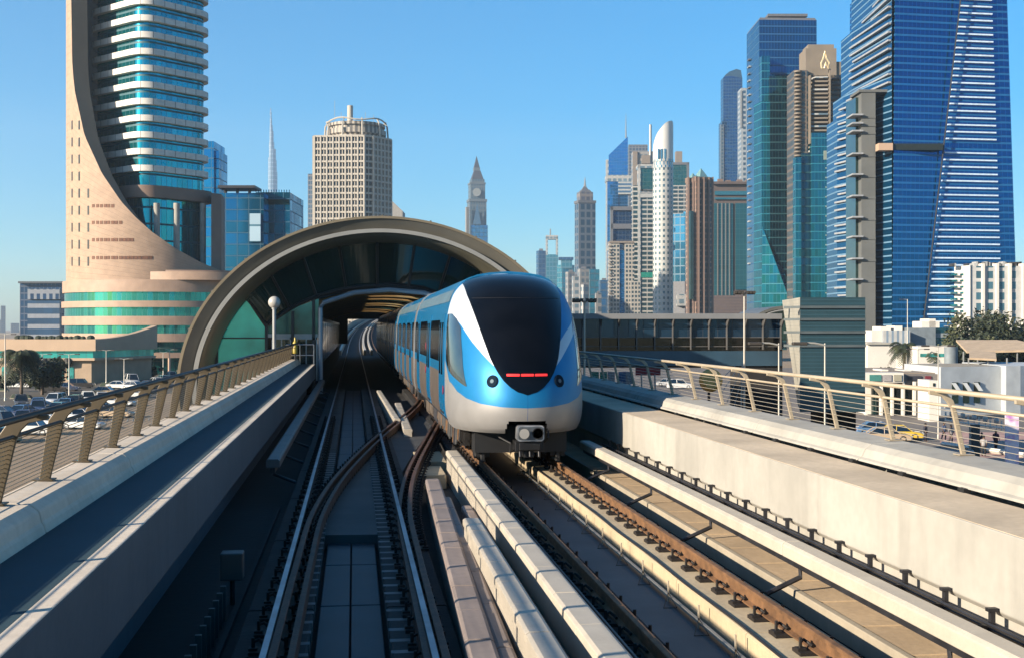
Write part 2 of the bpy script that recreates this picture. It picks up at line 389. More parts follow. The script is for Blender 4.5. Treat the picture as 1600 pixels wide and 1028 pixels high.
# crossover rails
def smooth_path(pts, n=60, z=0):
    ys = [p[1] for p in pts]; out = []
    for i in range(n+1):
        y = lerp(ys[0], ys[-1], i/n)
        # catmull-rom in y
        k = max(j for j in range(len(pts)-1) if ys[j] <= y+1e-9); p0 = pts[max(k-1, 0)]; p1 = pts[k]; p2 = pts[k+1]; p3 = pts[min(k+2, len(pts)-1)]
        t = (y-p1[1])/(p2[1]-p1[1]); m1 = (p2[0]-p0[0])/(p2[1]-p0[1])*(p2[1]-p1[1]); m2 = (p3[0]-p1[0])/(p3[1]-p1[1])*(p2[1]-p1[1])
        x = (2*t**3-3*t**2+1)*p1[0]+(t**3-2*t**2+t)*m1+(-2*t**3+3*t**2)*p2[0]+(t**3-t**2)*m2
        out.append((x, y, z))
    return out
cx = thing('crossover_track', 'curved rusty crossover rails leading from the left track to the right', 'track', (1, 30, -.45))
c1 = smooth_path([(-.70, 10), (-.68, 15), (-.62, 19), (-.28, 24), (.6, 32), (1.85, 41.6), (2.5, 48), (2.62, 54)])
c2 = smooth_path([(.78, 10), (.80, 15), (.86, 19), (1.2, 24), (2.06, 32), (2.62, 37)])
crm = mat('crossover_rust', (.17, .08, .045), .7, .2, var=.3, scale=5, bump=.3)
for c in (c1, c2):
    rail(cx, c, crm, 'rail', worn_head=False)
    fasteners(cx, c, 16.5, 36, .45, fast_d)
# guard rails and side walls of the troughs
for c, dx in ((c1, .16), (c2, -.16)):
    a = MB(); a.sweep([(dx-.03, -.2), (dx+.03, -.2), (dx+.03, -.02), (dx-.03, -.02)], c); a.build('guard_rail', crm, cx, world=True)
a = MB(); pts = smooth_path([(-.40, 18), (-.1, 24), (.9, 33), (2.1, 42)]); a.sweep([(-.32, -.45), (.95, -.45), (.95, -.23), (-.32, -.23)], pts)
a.build('bearer_slab', mat('bearer', (.10, .10, .10), .8, var=.2, scale=1.2, bump=.2), cx, world=True)
for px, py, D, L in ((1.75, 27, 0, 2.2), (1.55, 24.5, 0, 1.6)):
    a = MB(); a.box(px-.35, px+.3, py, py+L, -.45, -.16); a.build('bearer_slab', plinthm, cx, world=True, bevel=.02)
# cable ducts with lids
def duct(label, x0a, x0b, w, h, y0, y1, seg, m, z0=-.45):
    t = thing('cable_duct', label, 'cable duct', ((x0a+x0b)/2, y0, z0))
    y = y0
    def X(y): return lerp(x0a, x0b, (y-9)/(16.))
    a = MB(); a.sweep([(0.02, z0), (w-.02, z0), (w-.02, h-.06), (.02, h-.06)], [(X(y0), y0, 0), (X(y1), y1-.02, 0)]); a.build('trough', m, t, world=True)
    while y < y1-.05:
        e = min(y+seg, y1); a = MB(); a.sweep([(0, h-.10), (w, h-.10), (w, h-.02), (w-.035, h), (.035, h), (0, h-.02)], [(X(y), y+.01+random.uniform(0, .012), 0), (X(e), e-.01, random.uniform(-.006, .006))]); a.build('lid', m, t, world=True, bevel=.008); y = e
d1 = mat('duct_grey', (.55, .44, .38), .8, var=.12, scale=1, fine=.2, streak=.2)
duct('wide pinkish cable duct nearest the left track', .93, 1.38, .27, 0.0, 4, 22.7, 1.15, d1)
duct('narrow low grey cable duct between the wide and the white ones', 1.22, 1.56, .16, -.05, 4, 20.5, 1.7, d1)
duct('short white cable duct ending midway beside the long one', 1.45, 1.50, .24, .2, 4, 16.6, 1.05, whitep)
duct('long white cable duct along the rusty left rail of the right track', 1.93, 1.93, .27, .2, 4, 25.8, 1.3, whitep)
duct('low flat cable duct between the two white ducts', 1.74, 1.76, .17, -.12, 4, 20, 1.7, d1)
duct('narrow far white duct between the tracks near the station', 1.05, 1.25, .26, -.02, 34, 46, 2.0, whitep)
duct('second far white duct close beside the train', 1.55, 1.35, .2, .05, 37, 54, 2.0, whitep)
a = MB(); a.tube([(2.42, 4, -.05), (2.40, 18, -.05), (2.40, 25, -.05)], .02, 6); tag(a.build('signal_cable', steel_d), 'dark cable running beside the rusty left rail', 'cable')
# black cable and edge strip on right plinth
t = thing('loop_cable', 'thin black cable clipped along the inner edge of the pale plinth', 'cable', (3.85, 4, -.2))
a = MB(); pts = [(3.86+.012*math.sin(y*1.7), y, -.192) for y in [4+.4*i for i in range(56)]]; a.tube(pts, .014, 6); a.build('cable', blackm, t, world=True)
t = thing('pale_conduit', 'thin pale conduit at the foot of the plinth in the middle of the right track', 'conduit', (3.72, 4, -.45))
a = MB(); a.box(3.70, 3.74, 4, 27, -.40, -.37); a.build('strip', conc_w, t, world=True)
stk = None
for k in range(14):
    y = 10.2+1.28*k
    if stk is None:
        stk = thing('cable_stake', 'nearest thin white stake with splayed wires shaped like its shadow in the dark trough of the right track', 'stake', (3.69, y, -.45), group='stakes in the trough of the right track')
        a = MB(); a.tube([(0, 0, 0), (0, 0, .26)], .011, 6); a.build('rod', wirem, stk)
        a = MB(); a.tube([(0, 0, .12), (-.14, -.32, .012), (.02, -.32, .012), (0, 0, .12)], .005, 4); a.build('wire', blackm, stk)  # splayed black wires stand for the rod's shadow
    else: c = copy_tree(stk); c.location = (3.69, y, -.45); c['label'] = '%s thin white stake from the camera in the trough of the right track' % 'x second third fourth fifth sixth seventh eighth ninth tenth eleventh twelfth thirteenth fourteenth'.split()[k]
a = MB(); a.box(2.96, 3.82, -4, 60, -.449, -.44); tag(a.build('trough_floor', mat('trough_floor', (.13, .12, .12), .6, var=.3, scale=.8, fine=.3, streak=.3)), kind='structure')
# drainage channel slabs on the right
t = thing('trough_slabs', 'row of sandy cover slabs beside the right rail', 'cover slabs', (5.3, 4, -.45))
y = 4.
while y < 42:
    a = MB(); a.box(5.045, 5.72, y, y+1.045, -.26, -.2); a.build('slab', slabm, t, world=True, bevel=.01); y += 1.1
a = MB(); a.box(4.98, 5.06, 4, 42, -.44, -.19); a.build('kerb', conc, t, world=True, bevel=.01); a = MB(); a.box(5.06, 5.72, 4, 42, -.44, -.30); a.build('channel', conc_d, t, world=True)
# conductor rail
def conductor(x, y0, y1, label, m, step, side, ph):
    t = thing('conductor_rail', label, 'conductor rail', (x, y0, -.2))
    y = y0
    while y < y1:
        e = min(y+5.2, y1); a = MB(); a.sweep([(x-.13, .20), (x+.13, .20), (x+.13, .33), (x+.09, .36), (x-.09, .36), (x-.13, .33)], [(0, y, 0), (0, e-.02, 0)]); a.build('cover', m, t, world=True, bevel=.01); y = e
    a = MB(); a.box(x-.04, x+.04, y0, y1, .10, .2); a.build('rail', steel_d, t, world=True)
    y = ph
    while y < y1:
        a = MB(); a.tube([(x+side*.05, y, .12), (x+side*.05, y-.02, -.03), (x-side*.38, y-.10, -.19)], .03, 6); a.build('bracket', steel_d, t, world=True); y += step
conductor(4.98, 3, 26, 'white covered conductor rail along the right wall', whitep, 3.5, 1, 9.8)
conductor(-1.5, 23, 58, 'grey covered conductor rail left of the left track', mat('duct_blue', (.16, .17, .18), .5, var=.2, scale=2), 3.5, -1, 24)
# signalling cables clipped along the wall
t = thing('wall_cables', 'black cables on small clamps at the foot of the right wall', 'cables', (5.4, 3, 0))
for dx, z in ((0, .28), (.05, .22)):
    a = MB(); a.tube([(5.36+dx, 3, z), (5.36+dx, 26, z)], .016, 6); a.build('cable', steel_d, t, world=True)
for k in range(28):
    y = 3.2+k*.83
    a = MB(); a.box(5.32, 5.47, y-.02, y+.02, .17, .25); a.box(5.42, 5.46, y-.025, y+.025, .2, .37); a.obox((5.44, y, .38), (.09, .06, .03)); a.build('clamp', steel_d, t, world=True)
# equipment beside the left track
t = thing('equipment_box', 'small pale grey box standing left of the left track', 'box', (-1.42, 14.6, -.45))
a = MB(); a.box(-.13, .13, -.12, .12, .3, .62); a.build('case', mat('box_grey', (.06, .08, .085), .5), t, bevel=.015)
a = MB(); a.tube([(0, 0, 0), (0, 0, .32)], .03, 8); a.build('leg', steel_d, t)
t = thing('cable_rack', 'row of short upright concrete markers left of the left track', 'markers', (-1.45, 9, -.45))
for k in range(12):
    y = 9.8+k*.36; a = MB(); a.box(-1.47, -1.41, y, y+.05, -.449, -.06); a.build('upright', MC['box_grey'], t, world=True)
a = MB(); a.box(-1.36, -1.30, 6, 22, -.449, -.38); a.build('base', conc_d, t, world=True)
# ---------------- metro train ----------------
TX, TY = 3.40, 23.75
YN = [(.70, .22), (.78, .12), (.95, .04), (1.2, 0), (1.5, .02), (1.9, .12), (2.25, .3), (2.6, .55), (3.0, .92), (3.3, 1.25), (3.55, 1.6), (3.75, 1.98), (3.88, 2.35), (3.97, 2.8), (4.02, 3.4), (4.04, 4.2)]
WT = [(.70, 1.32), (.9, 1.38), (1.2, 1.41), (2.6, 1.40), (3.0, 1.37), (3.3, 1.31), (3.55, 1.22), (3.75, 1.08), (3.88, .92), (3.97, .70), (4.02, .42), (4.04, .02)]
LT = [(.7, 1.9), (2.0, 2.0), (3.0, 1.9), (3.6, 1.55), (4.04, 1.0)]
def crv(tab, z):   # smooth (catmull-rom) lookup
    n = len(tab)
    if z <= tab[0][0]: return tab[0][1]
    if z >= tab[-1][0]: return tab[-1][1]
    k = max(j for j in range(n-1) if tab[j][0] <= z)
    p0 = tab[max(k-1, 0)]; p1 = tab[k]; p2 = tab[k+1]; p3 = tab[min(k+2, n-1)]
    h = p2[0]-p1[0]; t = (z-p1[0])/h; m1 = (p2[1]-p0[1])/(p2[0]-p0[0])*h; m2 = (p3[1]-p1[1])/(p3[0]-p1[0])*h
    return (2*t**3-3*t**2+1)*p1[1]+(t**3-2*t**2+t)*m1+(-2*t**3+3*t**2)*p2[1]+(t**3-t**2)*m2
def nose_y(x, z):
    w = crv(WT, z); r = min(abs(x)/w, 1.); return crv(YN, z)+crv(LT, z)*(1-math.sqrt(max(0, 1-r**2.15)))
def side_x(s, z):
    w = crv(WT, z); c = 1-(s-crv(YN, z))/crv(LT, z)
    return w if c <= 0 else w*(max(0, 1-c*c))**(1/2.15)
ZB = 3.1   # the nose section ends here
metro = thing('metro_train', 'blue and silver metro train with black windscreen on the right track', 'train', (TX, TY, 0))
def attrs(x, s, z, side):
    """signed distances of the painted fields: >0 white, with sun gleam on the left / >0 blue, with silver in shade on the upper right"""
    w = screen_w(z)
    ax = abs(x)
    if side < 0:  # left white field extended upward to hold the sun's gleam in the paint
        g = interp([(2.02, -.01), (2.3, .13), (2.5, .22), (2.7, .28), (2.85, .31), (3.0, .36), (3.12, .47), (3.25, .62), (3.4, .9), (4.1, .9)], z)
        wh = min((w+g)-ax, (z-2.03)*1.5)
        if z > 3.5: wh = min(wh, interp([(3.5, .5), (3.7, .38), (3.9, .25), (4.1, .1)], z)+w-ax+.05)
        wh = min(wh, (3.0-s)*.8)
    else:  # upper right stays blue: silver painted as it looks in shade
        g = interp([(2.02, -.01), (2.3, .14), (2.6, .32), (2.9, .52)], z); lo = interp([(2.05, 0), (2.5, .0), (2.7, .14), (2.95, .36)], z)
        wh = min(w+g-ax, ax-w-lo+.02, (z-2.03), 2.98-z)
    # bumper line
    zb = interp([(0, 1.215), (.5, 1.235), (.9, 1.29), (1.15, 1.38), (1.3, 1.5), (1.39, 1.66)], ax)
    if s > 1.3: zb = max(zb, interp([(1.3, 1.5), (1.8, 1.66), (2.3, 1.84), (3.1, 2.1)], s))
    return wh, z-zb
def screen_w(z): return interp([(1.47, 0), (1.5, .08), (1.53, .19), (1.62, .33), (1.75, .46), (1.9, .56), (2.07, .645), (2.2, .695), (2.55, .79), (2.9, .875), (3.18, .94), (3.5, 1.01), (3.78, 1.03), (3.84, .98), (3.9, .84), (3.96, .6), (4.0, .0)], z)
def train_paint():
    q = N('metro_front_paint'); a = q.n('ShaderNodeAttribute', attribute_name='paint_white_gleam'); b = q.n('ShaderNodeAttribute', attribute_name='paint_blue_and_shade')
    c = q.mix(q.math('GREATER_THAN', b.outputs['Fac'], 0.), (.21, .205, .20), (.003, .125, .29))
    c = q.mix(q.math('GREATER_THAN', a.outputs['Fac'], 0.), c, (.40, .42, .44))
    # the seam down the middle and thin trim line above the bumper
    tc = q.n('ShaderNodeTexCoord'); sp = q.n('ShaderNodeSeparateXYZ'); q.l(tc.outputs['Object'], sp.inputs[0])
    seam = q.math('MULTIPLY', q.math('LESS_THAN', q.math('ABSOLUTE', sp.outputs[0]), .004), q.math('LESS_THAN', sp.outputs[2], 1.5))
    c = q.mix(seam, c, (.004, .06, .2)); 
    ns = q.n('ShaderNodeTexNoise'); ns.inputs['Scale'].default_value = 3; ns.inputs['Detail'].default_value = 6; q.l(tc.outputs['Object'], ns.inputs['Vector'])
    vm = q.n('ShaderNodeHueSaturation'); q.l(c, vm.inputs['Color']); q.l(q.math('MULTIPLY_ADD', ns.outputs[0], .3, .85), vm.inputs['Value']); q.l(vm.outputs[0], q.b.inputs['Base Color'])
    q.b.inputs['Roughness'].default_value = .48; q.b.inputs['Metallic'].default_value = .35; q.b.inputs['Specular IOR Level'].default_value = .35; q.b.inputs['Coat Weight'].default_value = .06; q.b.inputs['Coat Roughness'].default_value = .15
    return q.m
a = MB(); rows = []; NT = 64
zs = [.70+(4.04-.70)*i/130 for i in range(131)]
meta = []
for z in zs:
    row = []
    w = crv(WT, z); yn = crv(YN, z); L = crv(LT, z)
    ends = []
    for j in range(-NT-10, NT+11):
        if abs(j) <= NT:
            th = math.pi/2*j/NT; sx = math.copysign(abs(math.sin(th))**(2/2.15), th); x = w*sx; y = yn+L*(1-abs(math.cos(th)))
            y = yn+L*(1-math.sqrt(max(0, 1-abs(sx)**2.15)))
        else:
            f = (abs(j)-NT)/10; x = math.copysign(w, j); y = lerp(yn+L, max(ZB, yn+L+.01), f)
            if yn+L > ZB: y = yn+L+f*.02
        row.append(len(a.v)); a.v.append((x, y, z)); meta.append((x, y, z, -1 if j < 0 else 1))
    rows.append(row)
nc = len(rows[0])
for i in range(len(zs)-1):
    for j in range(nc-1):
        x, y, z, _ = meta[rows[i][j]]
        xm = (meta[rows[i][j]][0]+meta[rows[i][j+1]][0])/2
        if zs[i] < .955 and abs(xm) < interp([(.7, .43), (.955, .37)], zs[i]): continue     # coupler opening
        a.f.append([rows[i][j], rows[i][j+1], rows[i+1][j+1], rows[i+1][j]]); a.m.append(0)
paint = train_paint()
front = a.build('cab_shell', paint, metro, smooth=True)
wa = front.data.attributes.new('paint_white_gleam', 'FLOAT', 'POINT'); ba = front.data.attributes.new('paint_blue_and_shade', 'FLOAT', 'POINT')
for i, (x, y, z, sd) in enumerate(meta):
    p, q = attrs(x, y, z, sd); wa.data[i].value = p; ba.data[i].value = q
black_gloss = mat('black_glass', (.006, .007, .01), .14, 0, var=.3, scale=2, spec=.18)
# windscreen: same surface, a few mm proud
a = MB(); rows = []
zz = [1.475+(3.995-1.475)*i/90 for i in range(91)]
for z in zz:
    w = screen_w(z); row = []
    for j in range(-30, 31):
        x = w*j/30; row.append(len(a.v)); a.v.append((x, nose_y(x, z)-.008, z))
    rows.append(row)
for i in range(90):
    for j in range(60): a.f.append([rows[i][j], rows[i][j+1], rows[i+1][j+1], rows[i+1][j]]); a.m.append(0)
ws = a.build('windscreen', black_gloss, metro, smooth=True)
# inner darker pane line and wiper
a = MB(); L_ = [(x, nose_y(x, 3.42)-.012, 3.42) for x in [-.93+.062*i for i in range(31)]]; a.tube(L_, .006, 4); a.build('trim', blackm, ws)
for x0, x1 in ((-.40, -.15), (-.12, .13), (.16, .41)):
    a = MB(); pts = [(lerp(x0, x1, i/6), nose_y(lerp(x0, x1, i/6), 1.87)-.016, 1.87) for i in range(7)]
    a.sweep([(-.0, -.022), (.012, -.022), (.012, .022), (-.0, .022)], [(p[0], p[1], p[2]) for p in pts]); a.build('marker_light', emit('red_light', (.8, .02, .02), .5), metro)
for sx in (-.67, .67):
    y = nose_y(sx, 1.74); dydx = (nose_y(sx+.05, 1.74)-nose_y(sx-.05, 1.74))/.1; dydz = (nose_y(sx, 1.84)-nose_y(sx, 1.64))/.2
    nrm = Vector((dydx, -1, dydz)).normalized(); c = Vector((sx, y, 1.74))
    def disc(r, off, th, m, nm, par, ring=None):
        a = MB(); a.lathe([(ring or .001, 0), (r, 0), (r, th), (ring or .001, th)], n=28); M = Matrix.Translation(c+nrm*off) @ Vector((0, 0, 1)).rotation_difference(nrm).to_matrix().to_4x4()
        a.v = [tuple(M @ Vector(v)) for v in a.v]; return a.build(nm, m, par, auto=40)
    h = disc(.127, -.03, .042, mat('lamp_housing', (.01, .03, .06), .7, spec=.04), 'headlight', metro)
    disc(.10, .012, .006, mat('lens_dark', (.01, .03, .05), .6, spec=.1), 'lens', h); disc(.04, .018, .01, mat('reflector', (.25, .35, .42), .6, .0, spec=.1), 'reflector', h); disc(.112, .012, .012, MC['lamp_housing'], 'bezel', h, .1)
# cab side windows
for sd in (-1, 1):
    a = MB(); rows = []
    n = 26
    for i in range(n+1):
        z = lerp(1.62, 3.1, i/n)
        s0 = interp([(1.62, .80), (1.8, .92), (2.3, 1.22), (2.8, 1.60), (3.0, 1.98), (3.1, 2.35)], z); s1 = interp([(1.62, .86), (1.75, 1.30), (1.9, 1.95), (2.05, 2.55), (2.15, 2.74), (3.1, 2.74)], z)
        row = []
        for j in range(13):
            s = lerp(s0, s1, j/12); x = side_x(s, z)+.008; row.append(len(a.v)); a.v.append((sd*x, s, z))
        rows.append(row)
    for i in range(n):
        for j in range(12): a.f.append([rows[i][j], rows[i][j+1], rows[i+1][j+1], rows[i+1][j]]); a.m.append(0)
    a.build('cab_side_window', mat('grey_glass', (.05, .06, .06), .12, .0, var=.3, scale=2, coat=1), metro, smooth=True)
# cars
blue = mat('metro_blue', (.008, .31, .68), .3, .2, var=.06, scale=1, coat=.3)
silver = mat('metro_silver', (.15, .12, .10), .36, .6, var=.08, scale=1, streak=.2)
prof = [(-.9, .74)]+[(-crv(WT, z), z) for z in [.74, .9, 1.2, 2.0, 2.6, 3.0, 3.3, 3.55, 3.75, 3.88, 3.97, 4.02]]+[(0, 4.05)]+[(crv(WT, z), z) for z in [4.02, 3.97, 3.88, 3.75, 3.55, 3.3, 3.0, 2.6, 2.0, 1.2, .9, .74]]+[(.9, .74)]
def strip(y0, y1, z0, z1, off, sd, nz=8):
    a = MB(); vs = []
    for i in range(nz+1):
        z = lerp(z0, z1, i/nz); x = sd*(crv(WT, z)+off); vs += [(x, y0, z), (x, y1, z)]
    fs = [(2*i, 2*i+1, 2*i+3, 2*i+2) for i in range(nz)]
    m = len(vs); vs2 = [(v[0]-sd*off*1.0, v[1], v[2]) for v in vs]
    vs += vs2
    for i in range(nz): fs += [(2*i, 2*i+2, m+2*i+2, m+2*i), (2*i+1, m+2*i+1, m+2*i+3, 2*i+3)]
    fs += [(0, m, m+1, 1), (2*nz, 2*nz+1, m+2*nz+1, m+2*nz)]
    return a.add(vs, fs)
y0 = ZB; car_ends = []
for k in range(5):
    y1 = 17.0+k*17.1 - (0.35)
    if k == 4: y1 = 86
    a = MB(); a.cm = 0; a.sweep(prof, [(0, y0, 0), (0, y1, 0)])
    body = a.build('car_body', blue, metro, auto=35)
    car_ends.append(y1)
    L = y1-y0; base = y0 if k else ZB+.05
    for sd in (-1, 1):
        n = 0
        # door and window rhythm along the car
        if k == 0: doors = [4.15, 9.1, 14.2]
        else: doors = [y0+2.3+i*4.2 for i in range(4)]
        prev = y0+.25
        for dd in doors+[None]:
            e = (dd-.72) if dd else y1-.25
            if e-prev > .35:
                strip(prev+.06, e-.06, 2.02, 2.98, .006, sd).build('window', black_gloss, metro)
                strip(prev, e, .80, 1.80, .005, sd).build('lower_panel', silver, metro)
            if dd:
                for q in (-1, 1):
                    a = strip(dd+min(0, q*.68), dd+max(0, q*.68)-.015, .82, 3.12, .018, sd); dr = a.build('door', blue, metro)
                    strip(dd+min(q*.14, q*.52), dd+max(q*.14, q*.52), 1.75, 2.92, .023, sd).build('pane', black_gloss, dr)
                strip(dd-.45, dd+.45, .86, .92, .03, sd, 1).build('door_step', steel_d, metro)
                prev = dd+.74
        # grey cladding on the roof shoulder and warning marks
        strip(y0+.3, y1-.3, 3.38, 3.66, .004, sd).build('shoulder_panel', mat('shoulder_grey', (.10, .16, .19), .4, .5), metro)
        strip(y0 if k else ZB, y1, .76, .80, .012, sd, 1).build('sill', steel_d, metro)
    # gangway
    if k < 4:
        a = MB(); a.sweep([(x*.90, .8+(z-.74)*.955) for x, z in prof], [(0, y1, 0), (0, y1+.7, 0)]); a.build('gangway', mat('gangway_rubber', (.05, .05, .055), .7), metro)
        for e in (y1-.06, y1+.64):
            a = MB(); a.sweep([(x*1.01, z+.012*(1 if z > 3 else 0)) for x, z in prof], [(0, e, 0), (0, e+.07, 0)]); a.build('end_frame', mat('pale_frame', (.3, .28, .26), .4, .5), metro, auto=35)
    y0 = y1+.7
# running gear
def bogie(yc):
    b = MB()
    for sd in (-1, 1):
        b.box(sd*1.02-.06, sd*1.02+.06, yc-1.45, yc+1.45, .42, .58); b.obox((sd*1.04, yc, .38), (.14, .9, .2)); 
        for q in (-1, 1):
            b.obox((sd*1.05, yc+q*1.0, .44), (.2, .34, .3)); b.tube([(sd*1.1, yc+q*.45, .5), (sd*1.1, yc+q*.45, .74)], .09, 8); b.tube([(sd*1.16, yc+q*.8, .3), (sd*1.12, yc+q*.62, .72)], .035, 6)
    b.box(-.9, .9, yc-.3, yc+.3, .38, .66); fr = b.build('bogie', mat('bogie_steel', (.03, .026, .024), .65, .3, var=.4, scale=3, bump=.3), metro)
    for sd in (-1, 1):
        for q in (-1, 1):
            w = MB(); w.lathe([(.05, -.06), (.30, -.06), (.43, -.02), (.45, .0), (.42, .01), (.42, .07), (.12, .05)], n=28)
            M = Matrix.Translation((sd*.78, yc+q*1.05, .425)) @ Matrix.Rotation(R(90)*sd, 4, 'Y'); w.v = [tuple(M @ Vector(v)) for v in w.v]
            w.build('wheel', steel_d, fr, auto=40)
bogs = []
y0 = 0
for k, e in enumerate(car_ends):
    st = 3.3 if k == 0 else car_ends[k-1]+.7+2.6
    bogs += [st, e-2.6]
for yb in bogs[:6]: bogie(yb)
random.seed(3)
for k, e in enumerate(car_ends[:3]):
    st = (3.3 if k == 0 else car_ends[k-1]+3.3)+2.0
    y = st
    while y < e-4.8:
        ln = random.uniform(.7, 1.8); a = MB(); zz0 = random.uniform(.26, .42)
        a.box(-1.22, 1.22, y, y+ln, zz0, .74)
        for j in range(int(ln/.12)): a.box(-1.235, -1.22, y+.06+j*.12, y+.10+j*.12, zz0+.06, .66)
        a.build('equipment_case', random.choice([steel_d, mat('grey_case', (.10, .10, .10), .6, .2, var=.3, scale=3), mat('tan_case', (.16, .12, .085), .65, .1, var=.3, scale=3)]), metro, bevel=.02)
        a = MB(); a.tube([(-1.12, y-.1, .74), (-1.12, y-.1, .35), (-1.1, y+.1, .25)], .025, 6); a.build('pipe', MC['tan_case'] if 'tan_case' in MC else rust, metro)
        y += ln+random.uniform(.15, .5)
for i in range(26):
    y = 1.6+i*.27; a = MB(); z1 = random.uniform(.25, .45); a.tube([(-1.2, y, .74), (-1.22, y+random.uniform(-.05, .05), z1), (-1.15, y+.08, z1-.06)], random.uniform(.014, .03), 6); a.build('hose', random.choice([steel_d, MC['grey_case'] if 'grey_case' in MC else steel_d, rust]), metro)
a = MB(); a.box(-1.15, 1.15, 1.6, 86, .66, .76); a.build('underframe', blackm, metro)
# front skirt inside, coupler, obstacle deflector
a = MB(); a.box(-.95, .95, 1.0, 1.7, .25, .8); a.build('bulkhead', blackm, metro)
a = MB()
for sd in (-1, 1): a = MB(); a.box(sd*.78-.16, sd*.78+.16, 1.15, 1.6, .14, .50); a.box(sd*.78-.05, sd*.78+.05, 1.05, 1.2, .05, .5); a.build('rail_guard', blackm, metro, bevel=.02)
def rrect(w, h, r, n=5):
    out = []
    for cx_, cz, a0 in ((w-r, h-r, 0), (-w+r, h-r, 90), (-w+r, -h+r, 180), (w-r, -h+r, 270)):
        for i in range(n+1): q = R(a0+90*i/n); out.append((cx_+r*math.cos(q), cz+r*math.sin(q)))
    return out
CZ = .72
def plate(prof2, y0, y1, cx_=0, cz=0):
    a = MB(); n = len(prof2); vs = [(cx_+p[0], y0, cz+p[1]) for p in prof2]+[(cx_+p[0], y1, cz+p[1]) for p in prof2]
    a.add(vs, [tuple(range(n)), tuple(range(2*n-1, n-1, -1))]+[(i, n+i, n+(i+1) % n, (i+1) % n) for i in range(n)]); return a
cpl = plate(rrect(.27, .155, .06), .02, .30, .06, CZ).build('coupler', mat('coupler_steel', (.30, .31, .33), .38, .7, var=.3, scale=4), metro, auto=40)
plate(rrect(.245, .13, .05), .0, .02, .06, CZ).build('face_plate', mat('coupler_face', (.08, .09, .10), .45, .6, var=.3, scale=4), cpl, auto=40)
def cone(cx_, r, m, nm, dep):
    a = MB(); a.lathe([(.001, 0), (r*.55, .0), (r, dep), (r*.9, dep)], n=24); M = Matrix.Translation((cx_, -.0, CZ)) @ Matrix.Rotation(R(90), 4, 'X'); a.v = [tuple(M @ Vector(v)) for v in a.v]; a.build(nm, m, cpl, auto=50)
cone(-.08, .10, mat('bright_cone', (.75, .73, .68), .35, .3), 'cone', .07)
a = MB(); a.lathe([(.001, 0), (.10, 0), (.10, .012), (.115, .012), (.115, 0)], n=24); M = Matrix.Translation((.20, -.004, CZ)) @ Matrix.Rotation(R(90), 4, 'X'); a.v = [tuple(M @ Vector(v)) for v in a.v]; a.build('socket', blackm, cpl, auto=50)
a = MB(); a.tube([(.06, .3, CZ), (.06, 1.3, CZ)], .13, 12); a.build('shaft', steel_d, metro)
a = MB(); a.box(-.24, .34, .10, .5, .36, .56); a.box(-.16, .26, .06, .1, .38, .52); a.box(-.05, .15, .2, .6, .22, .36)
for sd in (-.14, .06, .24): a.tube([(sd, .12, .36), (sd, .08, .24)], .03, 8)
a.build('contact_box', mat('contact_box', (.02, .02, .022), .5, .3, var=.3, scale=4), metro, bevel=.02)
for pts in ([(-.2, .2, .4), (-.34, .12, .34), (-.3, .3, .5), (-.5, .6, .6)], [(.34, .2, .5), (.42, .1, .62), (.46, .3, .8)]):
    a = MB(); a.tube(pts, .018, 6); a.build('hose', blackm, metro)
# small red round emblems on the side
for (s, z) in ((3.35, 1.42), (9.95, 1.66), (9.95, 2.3)):
    a = MB(); M = Matrix.Translation((-crv(WT, z)-.03, s, z)) @ Matrix.Rotation(R(90), 4, 'Y'); a.lathe([(.05, 0), (.10, 0), (.10, .012), (.05, .012)], n=20); a.v = [tuple(M @ Vector(v)) for v in a.v]; a.build('emblem', mat('emblem_red', (.55, .03, .08), .4), metro)
# ---------------- station ----------------
ECX, EA, EB = 1.3, 9.35, 8.0
st = thing('metro_station', 'shell-shaped elevated metro station with arched gold roof and dark glass front', 'building', (ECX, 57, -.45))
def ell(k, th, dz=0): return (ECX+EA*k*math.cos(th), EB*k*math.sin(th)+dz)
TH = [R(-12+204*i/80) for i in range(81)]
def ring(secs, m, name, parent=st, ths=TH, auto=35):
    """secs: (scale, y, dz) closed section swept round the arch"""
    a = MB(); n = len(secs); vs = []
    for th in ths:
        for k, y, dz in secs:
            x, z = ell(k, th, dz); vs.append((x, y, z))
    fs = []
    for i in range(len(ths)-1):
        for j in range(n): fs.append((i*n+j, i*n+(j+1) % n, (i+1)*n+(j+1) % n, (i+1)*n+j))
    fs += [tuple(range(n)), tuple((len(ths)-1)*n+j for j in range(n-1, -1, -1))]
    return a.add(vs, fs).build(name, m, parent, world=True, auto=auto)
gold = mat('gold_roof', (.20, .16, .105), .45, .5, var=.1, scale=.6)
grey_p = mat('grey_cladding', (.27, .26, .22), .5, .3, var=.12, scale=.7, fine=.1)
whitem = mat('white_trim', (.55, .54, .50), .4, .2, var=.06, scale=1)
olive = mat('olive_cladding', (.24, .23, .17), .5, .3, var=.12, scale=.7)
ring([(1.0, 57.0, 0), (1.0, 58.0, 0), (1.01, 62, .03), (.99, 62, -.03), (.98, 58.0, -.05), (.986, 57.0, 0)], gold, 'roof_shell')
SH = [(1.01, 62, .03), (1.03, 78, .1), (1.02, 110, .2), (.96, 140, .2), (.94, 140, .2), (1.0, 110, 0), (1.01, 78, -.1), (.99, 62, -.03)]
ring(SH, gold, 'roof_shell', ths=[t_ for t_ in TH if t_ < R(104)]); ring(SH, gold, 'roof_shell', ths=[t_ for t_ in TH if t_ > R(131)])  # shell left open between these arcs, unseen, to let sun reach the ceiling ribs
for k in range(12):
    y = 62+k*6.5; ring([(1.02, y, .1), (1.02, y+2.2, .1), (1.0, y+2.2, 0), (1.0, y, 0)], gold, 'roof_rib', ths=[R(100+35*i/8) for i in range(9)])
